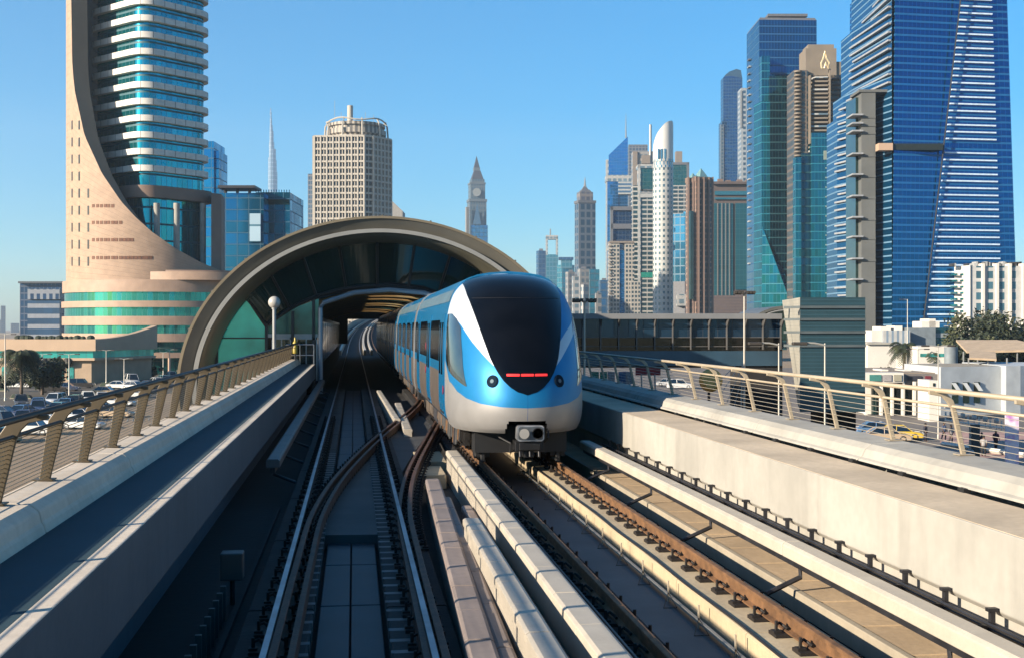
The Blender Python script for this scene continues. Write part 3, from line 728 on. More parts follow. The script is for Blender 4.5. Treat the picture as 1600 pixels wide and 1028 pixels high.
ring([(.985, 57.05, 0), (.98, 57.6, 0), (.925, 57.9, 0), (.925, 57.35, 0)], grey_p, 'fascia')
ring([(.927, 57.1, 0), (.927, 57.7, 0), (.905, 57.7, 0), (.905, 57.1, 0)], whitem, 'trim_ring')
ring([(.903, 57.3, 0), (.905, 57.9, 0), (.875, 59.6, 0), (.86, 59.6, 0), (.885, 57.5, 0)], olive, 'arch_frame')
for i in range(13):
    th = R(6+168*i/12); pts = [ell(1.001, th)+(57.0,), ell(1.03, th, .1)+(78,), ell(1.02, th, .2)+(110,)]
    a = MB(); a.tube([(x, y, z) for x, z, y in pts], .05, 6); a.build('roof_seam', grey_p, st, world=True)
# glass front
tealg = mat('teal_glass', (.03, .42, .38), .12, .35, var=.5, scale=.35, coat=.5)
darkg = mat('dark_glass', (.02, .07, .065), .10, .3, var=.5, scale=.3, coat=.6)
dkfr = mat('dark_frame', (.02, .022, .024), .4, .4)
IA, IB = 6.8, 4.85
def ie(th): return (ECX+IA*math.cos(th), IB*math.sin(th))
n = 10; t0, t1 = R(14), R(143)
for i in range(n):
    a = MB(); k = 6; o_ = []; q_ = []
    for j in range(k+1):
        th = lerp(t0, t1, (i+j/k)/n); x, z = ell(.872, th); o_.append((x, 59.3, z)); x, z = ie(th); q_.append((x, 60.0, z))
    a.add(o_+q_, [(j, j+1, k+1+j+1, k+1+j) for j in range(k)]); a.build('glass_panel', darkg, st, world=True)
    x0, z0 = ell(.872, lerp(t0, t1, i/n)); x1, z1 = ie(lerp(t0, t1, i/n)); a = MB(); a.tube([(x0, 59.22, z0), (x1, 59.92, z1)], .07, 6); a.build('mullion', dkfr, st, world=True)
a = MB(); a.sweep([(-.1, -.1), (.1, -.1), (.1, .1), (-.1, .1)], [(0, 0, 0), (0, .01, 0)]); 
a = MB(); a.tube([(ie(lerp(t0, t1, i/40))[0], 59.9, ie(lerp(t0, t1, i/40))[1]) for i in range(41)], .10, 8); a.build('arch_mullion', dkfr, st, world=True)
# teal side panels under the inner arch (left)
def poly_panel(pts, y, th, m, nm, par=st):
    a = MB(); n = len(pts); a.add([(x, y, z) for x, z in pts]+[(x, y+th, z) for x, z in pts], [tuple(range(n)), tuple(range(2*n-1, n-1, -1))]+[(i, (i+1) % n, n+(i+1) % n, n+i) for i in range(n)]); return a.build(nm, m, par, world=True)
zb = -.4
poly_panel([(-7.0, zb), (-4.25, zb), (-4.25, 2.85), (-5.15, 4.35), (-6.2, 3.0), (-6.8, 1.6)], 59.85, .05, tealg, 'glass_panel')
poly_panel([(-7.9, zb), (-6.85, zb), (-6.85, 2.8), (-7.5, 1.9)], 59.85, .05, mat('gold_glass', (.10, .085, .03), .15, .3, var=.4, scale=.4), 'glass_panel')
for x, z in ((-6.55, 2.3), (-4.2, 3.0), (-2.95, 3.6), (-1.95, 4.1)):
    a = MB(); a.box(x-.07, x+.07, 59.7, 59.95, zb, z); a.build('mullion', dkfr, st, world=True)
a = MB(); a.tube([(-4.2, 59.78, 2.85), (-5.2, 59.4, 4.4)], .08, 6); a.build('mullion', dkfr, st, world=True)
for z in (.75, 2.3):
    a = MB(); a.box(-6.8, -4.2, 59.76, 59.84, z-.03, z+.03); a.build('transom', dkfr, st, world=True)
poly_panel([(-4.13, 2.45), (-1.7, 2.45), (-1.7, 4.2), (-2.9, 3.75), (-4.13, 2.95)], 59.88, .05, mat('mid_glass', (.02, .12, .13), .1, .4, var=.6, scale=.6), 'glass_panel')
a = MB(); a.box(-4.13, -1.6, 59.75, 59.98, 2.33, 2.5); a.build('transom', mat('grey_frame', (.22, .23, .23), .4, .4), st, world=True)
for x0, x1 in ((-3.95, -3.0), (-2.85, -1.75)):
    f = MB(); 
    for q in ((x0, x0+.08), (x1-.08, x1)): f.box(q[0], q[1], 59.7, 59.8, 1.05-.8, 2.33)
    f.box(x0, x1, 59.7, 59.8, 2.24, 2.33); dr = f.build('door', MC['grey_frame'], st, world=True)
    a = MB(); a.box(x0+.08, x1-.08, 59.74, 59.77, .25, 2.24); a.build('pane', darkg, dr, world=True)
    xm = (x0+x1)/2; a = MB(); a.box(xm-.03, xm+.03, 59.7, 59.78, .25, 2.24); a.build('stile', MC['grey_frame'], dr, world=True)
# portal frame
pp = [(-1.62, -.4), (-1.62, 3.75), (-1.45, 4.02), (0, 4.5), (1.7, 4.65), (3.4, 4.5), (4.9, 4.02), (5.05, 3.75), (5.05, -.4)]
a = MB(); a.tube([(x, 59.8, z) for x, z in pp], .12, 8); a.build('portal_frame', mat('portal_blue_grey', (.22, .27, .32), .4, .4), st, world=True)
pq = [(-1.95, -.4), (-1.95, 4.2), (0, 4.75), (1.7, 4.9), (3.4, 4.75), (5.4, 4.2), (5.4, -.4)]
a = MB(); a.tube([(x, 60.0, z) for x, z in pq], .14, 6); a.build('portal_frame', dkfr, st, world=True)
poly_panel([(5.2, zb), (9.3, zb), (9.0, 2.4), (5.2, 4.0)], 59.9, .05, darkg, 'glass_panel')
# interior: platform walls, screen doors, ribbed ceiling
a = MB(); a.box(-7.5, -1.62, 60.3, 138, -.44, 1.0); a.box(5.15, 9.5, 60.3, 138, -.44, 1.0); a.build('platform', conc_d, st, world=True)
a = MB(); a.box(-1.75, -1.62, 60.4, 137, 1.0, 3.3); a.build('screen_wall', dkfr, st, world=True)
for k in range(18):
    a = MB(); a.box(-1.61, -1.58, 61.5+k*4.2, 64.4+k*4.2, 1.05, 3.1); a.build('screen_door', darkg, st, world=True)
a = MB(); a.box(-3.5, 6.5, 137.2, 137.6, 3.75, 5.6); a.box(-3.5, -.7, 137.2, 137.6, 1.0, 3.75); a.build('end_panel', dkfr, st, world=True)
a = MB()

for k in range(16):
    for i in range(24):
        if 10 <= i <= 13 and k % 2: continue  # gaps shaped so sunlight falls on the ribs
        t_ = [R(180*j/24) for j in (i, i+1)]; ya, yb = 60.3+k*4.8, 60.3+(k+1)*4.8
        a.add([(1.7+4.6*math.cos(t_[0]), ya, 3.2+1.5*math.sin(t_[0])), (1.7+4.6*math.cos(t_[1]), ya, 3.2+1.5*math.sin(t_[1])), (1.7+4.6*math.cos(t_[1]), yb, 3.2+1.5*math.sin(t_[1])), (1.7+4.6*math.cos(t_[0]), yb, 3.2+1.5*math.sin(t_[0]))], [(0, 1, 2, 3)])
a.build('ceiling', mat('dark_ceiling', (.35, .24, .13), .6, .2), st, world=True)
for k in range(22):
    y = 61.5+k*3.4; a = MB(); a.tube([(1.7+4.5*math.cos(R(i*7.5)), y, 3.12+1.48*math.sin(R(i*7.5))) for i in range(25)], .10, 6); a.build('ceiling_rib', mat('golden_rib', (.55, .36, .16), .4, .4), st, world=True)
# steel handrails and things in front of the platform end
t = thing('end_gate', 'thin steel gate rails closing the end of the left walkway', 'gate', (-2.2, 60.5, 1.05))
a = MB(); 
for z in (1.5, 2.0): a.tube([(-3.2, 58.6, z), (-1.9, 58.6, z)], .025, 6)
for x in (-3.2, -2.55, -1.9): a.tube([(x, 58.6, 1.0), (x, 58.6, 2.0)], .025, 6)
a.build('rails', steel, t, world=True)
t = thing('yellow_signal', 'small yellow signal unit on a post by the platform end', 'signal', (-2.75, 58.0, 1.3))
a = MB(); a.lathe([(.11, .3), (.11, .8), (.05, .88), (.04, 1.05)], n=12); a.build('lamp', mat('yellow_paint', (.65, .50, .03), .4), t, auto=40)
a = MB(); a.tube([(0, 0, -.2), (0, 0, .4)], .035, 8); a.build('post', steel_d, t)
t = thing('globe_lamp', 'white globe lamp on a pale post above the left railing', 'lamp post', (-3.52, 55, -.4))
a = MB(); a.lathe([(.09, 0), (.085, 4.0), (.12, 4.02), (.12, 4.1)], n=12); a.build('post', mat('pale_post', (.5, .52, .52), .4, .3), t, auto=40)
a = MB(); a.ball((0, 0, 4.32), .27, 12); a.build('globe', mat('milk_glass', (.75, .73, .68), .3), t, smooth=True)
# ---------------- towers: helper working in metres, facing the camera's side ----------------
class T:
    def __init__(s, name, label, D, pc, cat='building', group=None):
        s.D = D; s.pc = pc; v = P(pc, 512, D); s.o = thing(name, label, cat, (v.x, v.y, GZ), -YAW, group)
    def x(s, px, d=0.): return ((px-800)*(s.D+d)-(s.pc-800)*s.D)/F
    def z(s, py, d=0.): return EYE-GZ+(HY-py)*(s.D+d)/F
    def build(s, a, n, m, **k): return a.build(n, m, s.o, **k)
    def rect(s, n, m, x0, x1, yt, yb=None, d0=0., d1=None, taper=None):
        """box between two pixel columns whose front stands at depth d0"""
        X0, X1 = s.x(x0, d0), s.x(x1, d0); d1 = d0+(X1-X0) if d1 is None else d1
        zb = 0 if yb is None else s.z(yb, d0); poly = [(X0, d0), (X1, d0), (X1, d1), (X0, d1)]
        if taper: c = (X0+X1)/2; tp = [(c+(p[0]-c)*taper, (d0+d1)/2+(p[1]-(d0+d1)/2)*taper) for p in poly]
        else: tp = None
        a = MB(); a.prism(poly, zb, s.z(yt, d0), taper=tp); return s.build(a, n, m)
    def rot(s, n, m, x0, x1, yt, yb=None, ang=30, r=1., d0=0., taper=None, parent=None):
        """rotated rectangle whose outline fills the two columns"""
        X0, X1 = s.x(x0, d0), s.x(x1, d0); W = X1-X0; a_ = R(ang); c, q = math.cos(a_), math.sin(a_)
        w = W/(abs(c)+r*abs(q)); h = w*r; pts = [(-w/2, -h/2), (w/2, -h/2), (w/2, h/2), (-w/2, h/2)]
        pts = [(x*c-y*q, x*q+y*c) for x, y in pts]; my = min(p[1] for p in pts); pts = [(x+(X0+X1)/2, y-my+d0) for x, y in pts]
        a = MB(); zb = 0 if yb is None else s.z(yb, d0)
        cx0 = (X0+X1)/2; cy0 = sum(p[1] for p in pts)/4; tp = [(cx0+(x-cx0)*taper, cy0+(y-cy0)*taper) for x, y in pts] if taper is not None else None
        a.prism(pts, zb, s.z(yt, d0), taper=tp); return s.build(a, n, m)
    def cyl(s, n, m, x0, x1, yt, yb=None, d0=0., seg=28, top=None, smooth=False):
        X0, X1 = s.x(x0, d0), s.x(x1, d0); r = (X1-X0)/2; zb = 0 if yb is None else s.z(yb, d0)
        a = MB(); a.lathe([(r, zb), (r if top is None else r*top, s.z(yt, d0))], ((X0+X1)/2, d0+r, 0), seg); return s.build(a, n, m, auto=30)
    def rod(s, n, m, px, yt, yb, r=.4, d=2., r2=None):
        a = MB(); a.tube([(s.x(px, d), d, s.z(yb, d)), (s.x(px, d), d, s.z(yt, d))], r, 6, r2=r2); return s.build(a, n, m)
def offset_poly(hx, hy, r, ang, off=0., n=7):
    pts = []; hx += off; hy += off; r += off
    for cx_, cy_, a0 in ((hx-r, hy-r, 0), (-hx+r, hy-r, 90), (-hx+r, -hy+r, 180), (hx-r, -hy+r, 270)):
        for i in range(n+1): q = R(a0+90*i/n); pts.append((cx_+r*math.cos(q), cy_+r*math.sin(q)))
    c, s_ = math.cos(R(ang)), math.sin(R(ang)); return [(x*c-y*s_, x*s_+y*c) for x, y in pts]
# ---- left tower with the sail-shaped stone wall ----
L = T('sail_tower', 'tall round tower with stone sail wall and white balcony rings over teal glass', 300, 238)
LP = lambda x, y: 800+F*((L.pc-800)*L.D/F+x)/(L.D+y)
beige_f = facade('sail_stone', (.16, .10, .065), (.52, .36, .25), fh=2.05, mw=3.2, hf=.955, vf=.0, gm=0, gr=.7, fr=.75, var=.1, tilt=0)
tg = facade('tower_teal_glass', (.01, .26, .31), (.01, .12, .16), fh=3.9, mw=1.5, hf=.12, vf=.06, gm=.85, gr=.12, var=.35, tilt=.02)
bandm = facade('balcony_panel', (.12, .11, .10), (.95, .90, .80), fh=30, mw=3.0, hf=.0, vf=.94, gm=0, gr=.6, fr=.5, var=.1, tilt=0)
Ro, Ri = 20.0, 16.2
ctab = [(95, -90), (110.5, -90), (111.5, 80), (116, 139), (132, 212), (159, 271), (189, 315), (212, 340), (238, 363), (275, 389), (315, 411), (350, 425), (376, 430)]
a = MB(); n = 90; vs = []; us = []
for i in range(n+1):
    ph = R(150+195*i/n); c, s_ = math.cos(ph), math.sin(ph)
    px = LP(Ro*c, Ro*s_); py = interp(ctab, px) if s_ < 0 else -90
    zt = L.z(py, Ro*s_); vs += [(Ro*c, Ro*s_, 19.5), (Ro*c, Ro*s_, zt), (Ri*c, Ri*s_, 19.5), (Ri*c, Ri*s_, zt)]; us.append(Ro*R(195*i/n))
fs = []; uvs = []; ms = []
for i in range(n):
    o = 4*i; u0, u1 = us[i], us[i+1]
    fs += [(o, o+4, o+5, o+1)]; uvs += [[(u0, 0), (u1, 0), (u1, vs[o+5][2]), (u0, vs[o+1][2])]]; ms.append(0)
    fs += [(o+1, o+5, o+7, o+3), (o+2, o+3, o+7, o+6)]; uvs += [None, None]; ms += [1, 1]
a.add(vs, fs, uvs); a.m = ms
sail = L.build(a, 'sail_wall', [beige_f, mat('sail_stone_shade', (.50, .36, .26), .8, var=.1, scale=.1)], auto=30)  # edge and inner face: same stone browned to carry their shade
slit = mat('slit_glass', (.06, .075, .07), .3)
def on_sail(px, py, w, h, m, nm, par):
    ang = min((R(180+i*.5) for i in range(301)), key=lambda q: abs(LP(Ro*math.cos(q), Ro*math.sin(q))-px)+(0 if q > R(184) else 5)); yy = Ro*math.sin(ang)
    a = MB(); z = L.z(py, yy); a.obox(((Ro-.1)*math.cos(ang), (Ro-.1)*math.sin(ang), z), (w, .35, h), rz=ang+R(90)); a.build(nm, m, par)
for r_ in range(9):
    y = 196+r_*26.6
    for px, w in ((107, .5), (113, .6), (124, .55), (138, .5)):
        if px == 138 and r_ < 4 or px == 107 and r_ < 3: continue
        on_sail(px, y, w, 2.1, slit, 'slit_window', sail)
redst = mat('terracotta', (.33, .15, .09), .8)
for y, xe in ((322, 178), (348, 190), (375, 208), (403, 240)):
    for px in range(146, xe, 6): on_sail(px, y, .72, .75, redst, 'tile_window', sail)
cxg, cyg = -.4, 0.
gp = [(x+cxg, y+cyg) for x, y in offset_poly(10.9, 9.5, 3.8, -38)]
a = MB(); a.prism(gp, 9, L.z(-70)); L.build(a, 'glass_shaft', tg, auto=30)
bp = [(x+cxg, y+cyg) for x, y in offset_poly(10.9, 9.5, 3.8, -38, 1.15)]
for k in range(14):
    z = L.z(281-12)+k*3.93-1.5
    a = MB(); a.prism(bp, z, z+1.42); L.build(a, 'balcony_band', bandm, auto=30)
brst = mat('beige_wall_shade', (.42, .28, .21), .7, var=.08, scale=.2)
a = MB(); a.prism([(x+cxg, y+cyg) for x, y in offset_poly(10.9, 9.5, 3.8, -38, 1.9)], L.z(318), L.z(300)); L.build(a, 'fascia_band', brst, auto=30)
for px, d in ((276, -13.0), (317, -3.0), (245, -15.0)):
    a = MB(); a.lathe([(.75, 8), (.75, L.z(318, d))], (L.x(px, d), d, 0), 14); L.build(a, 'column', conc_w, auto=30)
a = MB(); vs = [(L.x(330, -6), -6), (L.x(346, -3), -3), (L.x(350, 5), 6), (L.x(332, 5), 6)]; a.prism(vs, 0, L.z(306)); L.build(a, 'side_wall', brst)  # beige wall given a brown colour for its shade
# podium tiers
Pd = T('podium_building', 'curved podium building with stacked stone ledges and teal window bands', 300, 257)
tpg = facade('podium_glass', (.03, .25, .25), (.05, .3, .27), fh=50, mw=1.2, hf=.0, vf=.06, gm=.8, gr=.08, var=.22, tilt=.02, big=.3)
tpd = facade('podium_dark_glass', (.01, .10, .10), (.01, .05, .05), fh=3, mw=1.6, hf=.1, vf=.08, gm=.7, gr=.15, var=.4)
ledge = facade('ledge_stone', (.3, .2, .14), (.52, .35, .245), fh=40, mw=2.6, hf=.0, vf=.97, gm=0, gr=.7, fr=.6, var=.1, tilt=0)
def el(rx, ry, n=64, cx_=0, cy_=0): return [(cx_+rx*math.cos(2*math.pi*i/n), cy_+ry*math.sin(2*math.pi*i/n)) for i in range(n)]
kz = lambda y: Pd.z(y, -22)
for yt, yb, off, m, nm in ((437, 456, 0, ledge, 'stone_ledge'), (456, 471, -.5, tpg, 'glass_band'), (470, 480, .2, ledge, 'stone_ledge'), (480, 494, -.5, tpg, 'glass_band'), (494, 508, .1, ledge, 'stone_ledge'),
                       (508, 522, -.5, tpg, 'glass_band'), (521, 534, .1, ledge, 'stone_ledge'), (534, 552, -1.2, tpd, 'glass_band'), (551, 559, .0, ledge, 'stone_ledge'), (559, 590, -2.5, tpd, 'entrance_glass')):
    a = MB(); a.prism(el(23.9+off, 22+off), max(kz(yb), 0), kz(yt)); Pd.build(a, nm, m, auto=30)
a = MB(); a.prism(el(15, 11, 48, 9, -9.5), kz(437), kz(424)); Pd.build(a, 'terrace_wall', ledge, auto=30)
a = MB(); a.prism(el(13, 9, 48, 9, -9.5), kz(424), kz(421)); Pd.build(a, 'terrace_roof', brst, auto=30)
for i in range(9):
    x = -14+i*4.3; y = -23.2*math.sqrt(1-(x/27)**2); a = MB(); a.lathe([(.35, 0), (.35, kz(559))], (x, y, 0), 10); Pd.build(a, 'column', beige, auto=30)
# low annex left
A = T('annex_building', 'low beige annex with a teal window strip and upswept roof end', 235, 100)
X1 = A.x(146); X0 = A.x(-60); dd = 21.
a = MB(); a.prism([(X0, 1.2), (X1-.8, 1.2), (X1-.8+5.8, dd), (X0, dd)], 0, A.z(529)-.4); A.build(a, 'wall', facade('annex_stone', (.3, .2, .14), (.55, .40, .27), fh=3.1, mw=4.5, hf=.99, vf=.985, gm=0, gr=.8, fr=.8, var=.1, tilt=0))
def sweepband(z0, z1, off, m, nm):
    a = MB(); a.prism([(X0, 1.2-off), (X1-.8+off, 1.2-off), (X1-.8+off+5.8, dd), (X0, dd)], z0, z1); A.build(a, nm, m)
st_b = mat('annex_beige', (.95, .68, .46), .8, var=.06, scale=.3, fine=.05)
sweepband(A.z(548), A.z(530), 1.2, st_b, 'parapet_band'); sweepband(A.z(559), A.z(548), .5, facade('annex_glass', (.05, .40, .38), (.02, .15, .15), fh=30, mw=1.4, hf=0, vf=.06, gm=.6, gr=.15, var=.5), 'window_strip'); sweepband(A.z(563), A.z(559), .9, st_b, 'ledge')
# upswept roof end
a = MB(); vs = []; nn = 12
for i in range(nn+1):
    f = i/nn; y = lerp(0, dd, f); x = X1+.4+5.8*f; zt = A.z(530)+2.4*f*f+.3*f; vs += [(x, y, A.z(530)), (x, y, zt), (x-1.2, y, A.z(530)), (x-1.2, y, zt)]
fs = []
for i in range(nn): o = 4*i; fs += [(o, o+4, o+5, o+1), (o+1, o+5, o+7, o+3), (o+3, o+7, o+6, o+2)]
a.add(vs, fs); A.build(a, 'upswept_parapet', st_b)
tealw = mat('annex_window', (.05, .28, .26), .2, .4, var=.4, scale=.8)
for px in (4, 63, 80, 91, 107): a = MB(); a.box(A.x(px-5), A.x(px+5), 1.1, 1.3, A.z(593), A.z(573)); A.build(a, 'window', tealw)
for px in (69, 78, 91, 105): a = MB(); a.lathe([(.1, 0), (.75, .5), (.8, 1.4), (.6, 1.6)], (A.x(px), .6, A.z(572)), 10); A.build(a, 'wall_lamp', mat('dark_lamp', (.05, .04, .04), .5), auto=40)
random.seed(5)
for i in range(16):
    px = 18+i*7.5+random.uniform(-3, 3); a = MB(); a.ball((A.x(px), 3, A.z(529)+.1), random.uniform(.5, .9), 5, .7); A.build(a, 'roof_shrub', leafm[0])
# far office block
B = T('office_block', 'dark blue glass office block with pale floor stripes and flat overhanging roof', 620, 63)
sb = facade('striped_office', (.03, .07, .14), (.30, .33, .38), fh=5.2, mw=4.2, hf=.42, vf=.0, gm=.5, gr=.15, var=.2)
B.rect('wall', facade('office_dark', (.02, .06, .13), (.05, .08, .14), fh=3.5, mw=2, hf=.2, vf=.2, gm=.6, gr=.2), 31, 95, 442, d0=2, d1=25)
B.rect('striped_front', sb, 43, 93, 470, d0=0, d1=2); B.rect('upper_windows', facade('office_tall', (.02, .05, .11), (.28, .31, .36), fh=14, mw=3.2, hf=.15, vf=.45, gm=.5, gr=.2), 43, 93, 452, 468, d0=0, d1=2); B.rect('roof', mat('dk_roof', (.10, .12, .15), .6), 28, 97, 440, 443, d0=-1, d1=27)
for px, w, y in ((3, 9, 478), (20, 16, 505), (-5, 10, 500)):
    t = T('distant_building', 'faint pale building on the hazy left horizon at x %s' % 'left edge' if 0 else {3: 'slim pale tower at the far left edge of the hazy horizon', 20: 'low faint hazy building between the slim tower and the blue office block', -5: 'low pale block at the extreme left of the horizon'}[px], 2600, px); t.rot('wall', facade('far_pale', (.12, .15, .2), (.3, .3, .32), fh=4, mw=4, hf=.4, vf=.3, gm=.3, gr=.3), px-w/2, px+w/2, y, ang=25)
# blue glass block behind, with a canopy on posts
C = T('blue_glass_block', 'mid-height blue glass block with dark canopy on posts behind the station roof', 400, 395)
bg1 = facade('blue_block_glass', (.012, .19, .33), (.01, .12, .22), fh=3.8, mw=3.0, hf=.10, vf=.06, gm=.85, gr=.1, var=.35, tilt=.02)
bg2 = facade('blue_block_dark', (.01, .13, .25), (.01, .08, .14), fh=3.8, mw=3.8, hf=.08, vf=.06, gm=.8, gr=.12, var=.4)
C.rect('glass_wall', bg1, 400, 453, 301, d0=4, d1=30); C.rect('glass_wall', bg2, 334, 412, 302, d0=0, d1=28); C.rect('light_shaft', facade('pale_panes', (.3, .42, .5), (.05, .2, .3), fh=5.5, mw=20, hf=.12, vf=0, gm=.2, gr=.3, var=.2), 390, 407, 334, 378, d0=-.6, d1=1)
C.rect('dark_band', darkg, 409, 452, 312, 320, d0=3.7, d1=5); C.rect('canopy', steel_d, 340, 398, 290, 294, d0=-3, d1=8)
for px in (352, 371, 390): C.rod('canopy_post', steel_d, px, 293, 304, .5, 1)
for i in range(14): C.rod('parapet_post', bg1, 400+i*4, 297, 301, .15, 4.2)
C = T('slim_blue_tower', 'slim blue glass tower just right of the balcony tower', 470, 328); C.rect('glass_wall', bg1, 318, 334, 221, d0=0, d1=18); C.rect('side_wall', bg1, 334, 342, 236, d0=2, d1=16)
# stepped needle tower far away
Bk = T('needle_skyscraper', 'very tall tapering silver needle skyscraper on the far skyline', 4540, 424)
bkm = facade('needle_glass', (.15, .26, .36), (.26, .36, .46), fh=16, mw=7, hf=.3, vf=.4, gm=.7, gr=.25, var=.2)
for x0, x1, yt in ((417, 432.5, 268), (418, 431.5, 250), (417.5, 428, 246), (419, 430.5, 233), (419, 428, 222), (420.2, 427, 205), (420.8, 425.8, 196), (421.4, 424.8, 185), (422, 424, 176)): Bk.cyl('tier', bkm, x0, x1, yt, d0=0, seg=10, top=.93)
Bk.rod('spire', steel, 423, 169, 180, 4, 18, r2=1)
# trade centre style tower: real piers and floors
Wt = T('concrete_grid_tower', 'cream concrete tower with deep window grid and round crown with chimney', 757, 547)
wst = mat('cream_concrete', (.92, .84, .71), .8, var=.06, scale=.03); wdk = facade('wtc_dark', (.05, .045, .04), (.10, .09, .08), fh=7.6, mw=3, hf=.1, vf=.1, gm=.2, gr=.2, var=.4)
def face(p0, p1, z0, z1, nb, fh_, mtf, off=.0):
    """grid of piers and floor bands along a wall line"""
    d = Vector((p1[0]-p0[0], p1[1]-p0[1])); Ln = d.length; d /= Ln; nx, ny = d.y, -d.x; ang = math.atan2(d.y, d.x); a = MB()
    for i in range(nb+1):
        c = (p0[0]+d.x*Ln*i/nb+nx*.6, p0[1]+d.y*Ln*i/nb+ny*.6, (z0+z1)/2); a.obox(c, (.9, 1.7, z1-z0), rz=ang)
    nb2 = nb*2
    for i in range(nb2):
        if i % 2: c = (p0[0]+d.x*Ln*i/nb2+nx*.3, p0[1]+d.y*Ln*i/nb2+ny*.3, (z0+z1)/2); a.obox(c, (.5, .9, z1-z0), rz=ang)
    z = z0; 
    while z <= z1+.1:
        a.obox(((p0[0]+p1[0])/2+nx*.45, (p0[1]+p1[1])/2+ny*.45, z), (Ln, 1.5, 1.15), rz=ang); z += fh_
    return a
zt = Wt.z(213); fl = 3.95
xa, xb, xc = Wt.x(491), Wt.x(569), Wt.x(607)
pts = [(xa, 2.), (xb, 0.), (xb+4.8, 3.), (xc-.5, 16.), (xc-4, 42), (xa+4, 44), (Wt.x(488), 18)]
a = MB(); a.prism(pts, 0, zt); Wt.build(a, 'core_wall', wdk)
for i, nb in ((0, 8), (1, 1), (2, 5), (6, 3)):
    a = face(pts[i], pts[(i+1) % 7], zt-fl*35, zt, nb, fl, wst); Wt.build(a, 'window_grid', wst)
a = MB(); c_ = (sum(p[0] for p in pts)/7+1, 21)
a.lathe([(20, zt-2), (21, zt+1)], (c_[0], c_[1], 0), 24); Wt.build(a, 'roof_slab', wst)
a = MB(); a.lathe([(17.5, zt), (17.5, zt+2), (19, zt+3), (19, zt+6), (17, zt+6.2), (17, zt+8), (18.4, zt+8.2), (18.4, zt+10), (4, zt+10.2)], (c_[0], c_[1], 0), 30); Wt.build(a, 'crown', facade('crown_wall', (.10, .09, .08), (.62, .55, .45), fh=50, mw=3.2, hf=0, vf=.45, gm=0, gr=.5, fr=.8), auto=30)
for i in range(10):
    q = 2*math.pi*i/10; a = MB(); a.tube([(c_[0]+20.5*math.cos(q), c_[1]+20.5*math.sin(q), zt-1), (c_[0]+19.7*math.cos(q), c_[1]+19.7*math.sin(q), zt+9), (c_[0]+18*math.cos(q), c_[1]+18*math.sin(q), zt+12)], .6, 5); Wt.build(a, 'crown_rib', wst)
a = MB(); a.tube([(c_[0]+19*math.cos(q*R(12)), c_[1]+19*math.sin(q*R(12)), zt+11.5+.8*math.sin(q)) for q in range(31)], .5, 5); Wt.build(a, 'crown_ring', wst)
Wt.cyl('chimney', wst, 542, 551, 165, 190, d0=18, seg=14)
for px, y in ((523, 158), (533, 176), (571, 176), (584, 180)): Wt.rod('antenna', wirem, px, y, 195, .12, 10)
C = T('grey_slab_tower', 'thin grey tower edge just left of the cream concrete tower', 900, 484); C.rect('wall', facade('gslab', (.10, .14, .18), (.25, .27, .3), fh=3.5, mw=2, hf=.3, vf=.2, gm=.5, gr=.2), 481, 492, 272, d0=0, d1=20)
C = T('white_gable_building', 'white building with slanted top right of the cream concrete tower', 850, 618)
a = MB(); z0 = 0; x0, x1 = C.x(604), C.x(629); a.add([(x0, 0, 0), (x1, 0, 0), (x1, 0, C.z(330)), (x0, 0, C.z(306)), (x0, 20, 0), (x1, 20, 0), (x1, 20, C.z(330)), (x0, 20, C.z(306))], [(0, 1, 2, 3), (4, 7, 6, 5), (1, 5, 6, 2), (3, 2, 6, 7), (0, 3, 7, 4)]); C.build(a, 'wall', mat('white_wall', (.6, .6, .58), .7))
# clock tower
K = T('clock_tower', 'slender clock tower with pointed dark spire and blue lower glass', 2330, 744)
kst = facade('clock_stone', (.05, .09, .12), (.15, .19, .22), fh=9, mw=5, hf=.35, vf=.45, gm=.4, gr=.3, var=.3); kst2 = mat('clock_grey', (.22, .27, .31), .7)
K.rot('shaft', kst, 729, 760, 315, ang=12, r=.9); K.rot('lower_glass', facade('clock_blue', (.02, .22, .42), (.02, .1, .2), fh=8, mw=8, hf=.15, vf=.1, gm=.8, gr=.15), 731, 762, 352, ang=12, r=.9, d0=-6); K.rot('cornice', kst2, 728, 761, 311, 315, ang=12, r=.9, d0=-2)
K.rot('clock_stage', kst, 731, 758, 288, 311, ang=12, r=.9); K.rot('cornice', kst2, 730, 759, 285, 288, ang=12, r=.9, d0=-1); K.rot('upper_stage', kst, 733, 757, 280, 285, ang=12, r=.9, d0=1)
K.rot('roof', mat('slate', (.10, .10, .13), .6), 734, 756, 266, 281, ang=12, r=.9, taper=.5, d0=2); K.rot('lantern', kst2, 739, 750, 262, 267, ang=12, r=.9, d0=8); K.rot('spire', MC['slate'], 739.5, 749.5, 244, 262, ang=12, r=.9, taper=.05, d0=8)
a = MB(); a.lathe([(.5, 0), (8, 0), (8, 1), (.5, 1)], n=20); M_ = Matrix.Translation((K.x(745), -.5, K.z(301))) @ Matrix.Rotation(R(90), 4, 'X'); a.v = [tuple(M_ @ Vector(v)) for v in a.v]; K.build(a, 'clock_face', mat('clock_face_grey', (.35, .38, .38), .6))
a = MB(); a.add([(K.x(739), -10, K.z(352)), (K.x(752), -10, K.z(352)), (K.x(746), -10, K.z(318)), (K.x(739), -4, K.z(352)), (K.x(752), -4, K.z(352)), (K.x(746), -4, K.z(318))], [(0, 1, 2), (3, 5, 4), (0, 2, 5, 3), (1, 4, 5, 2)]); K.build(a, 'triangular_glass', MC['clock_blue'])
K.rot('side_tower', mat('cream_far', (.5, .45, .38), .7), 727, 733, 324, ang=20, d0=-12)
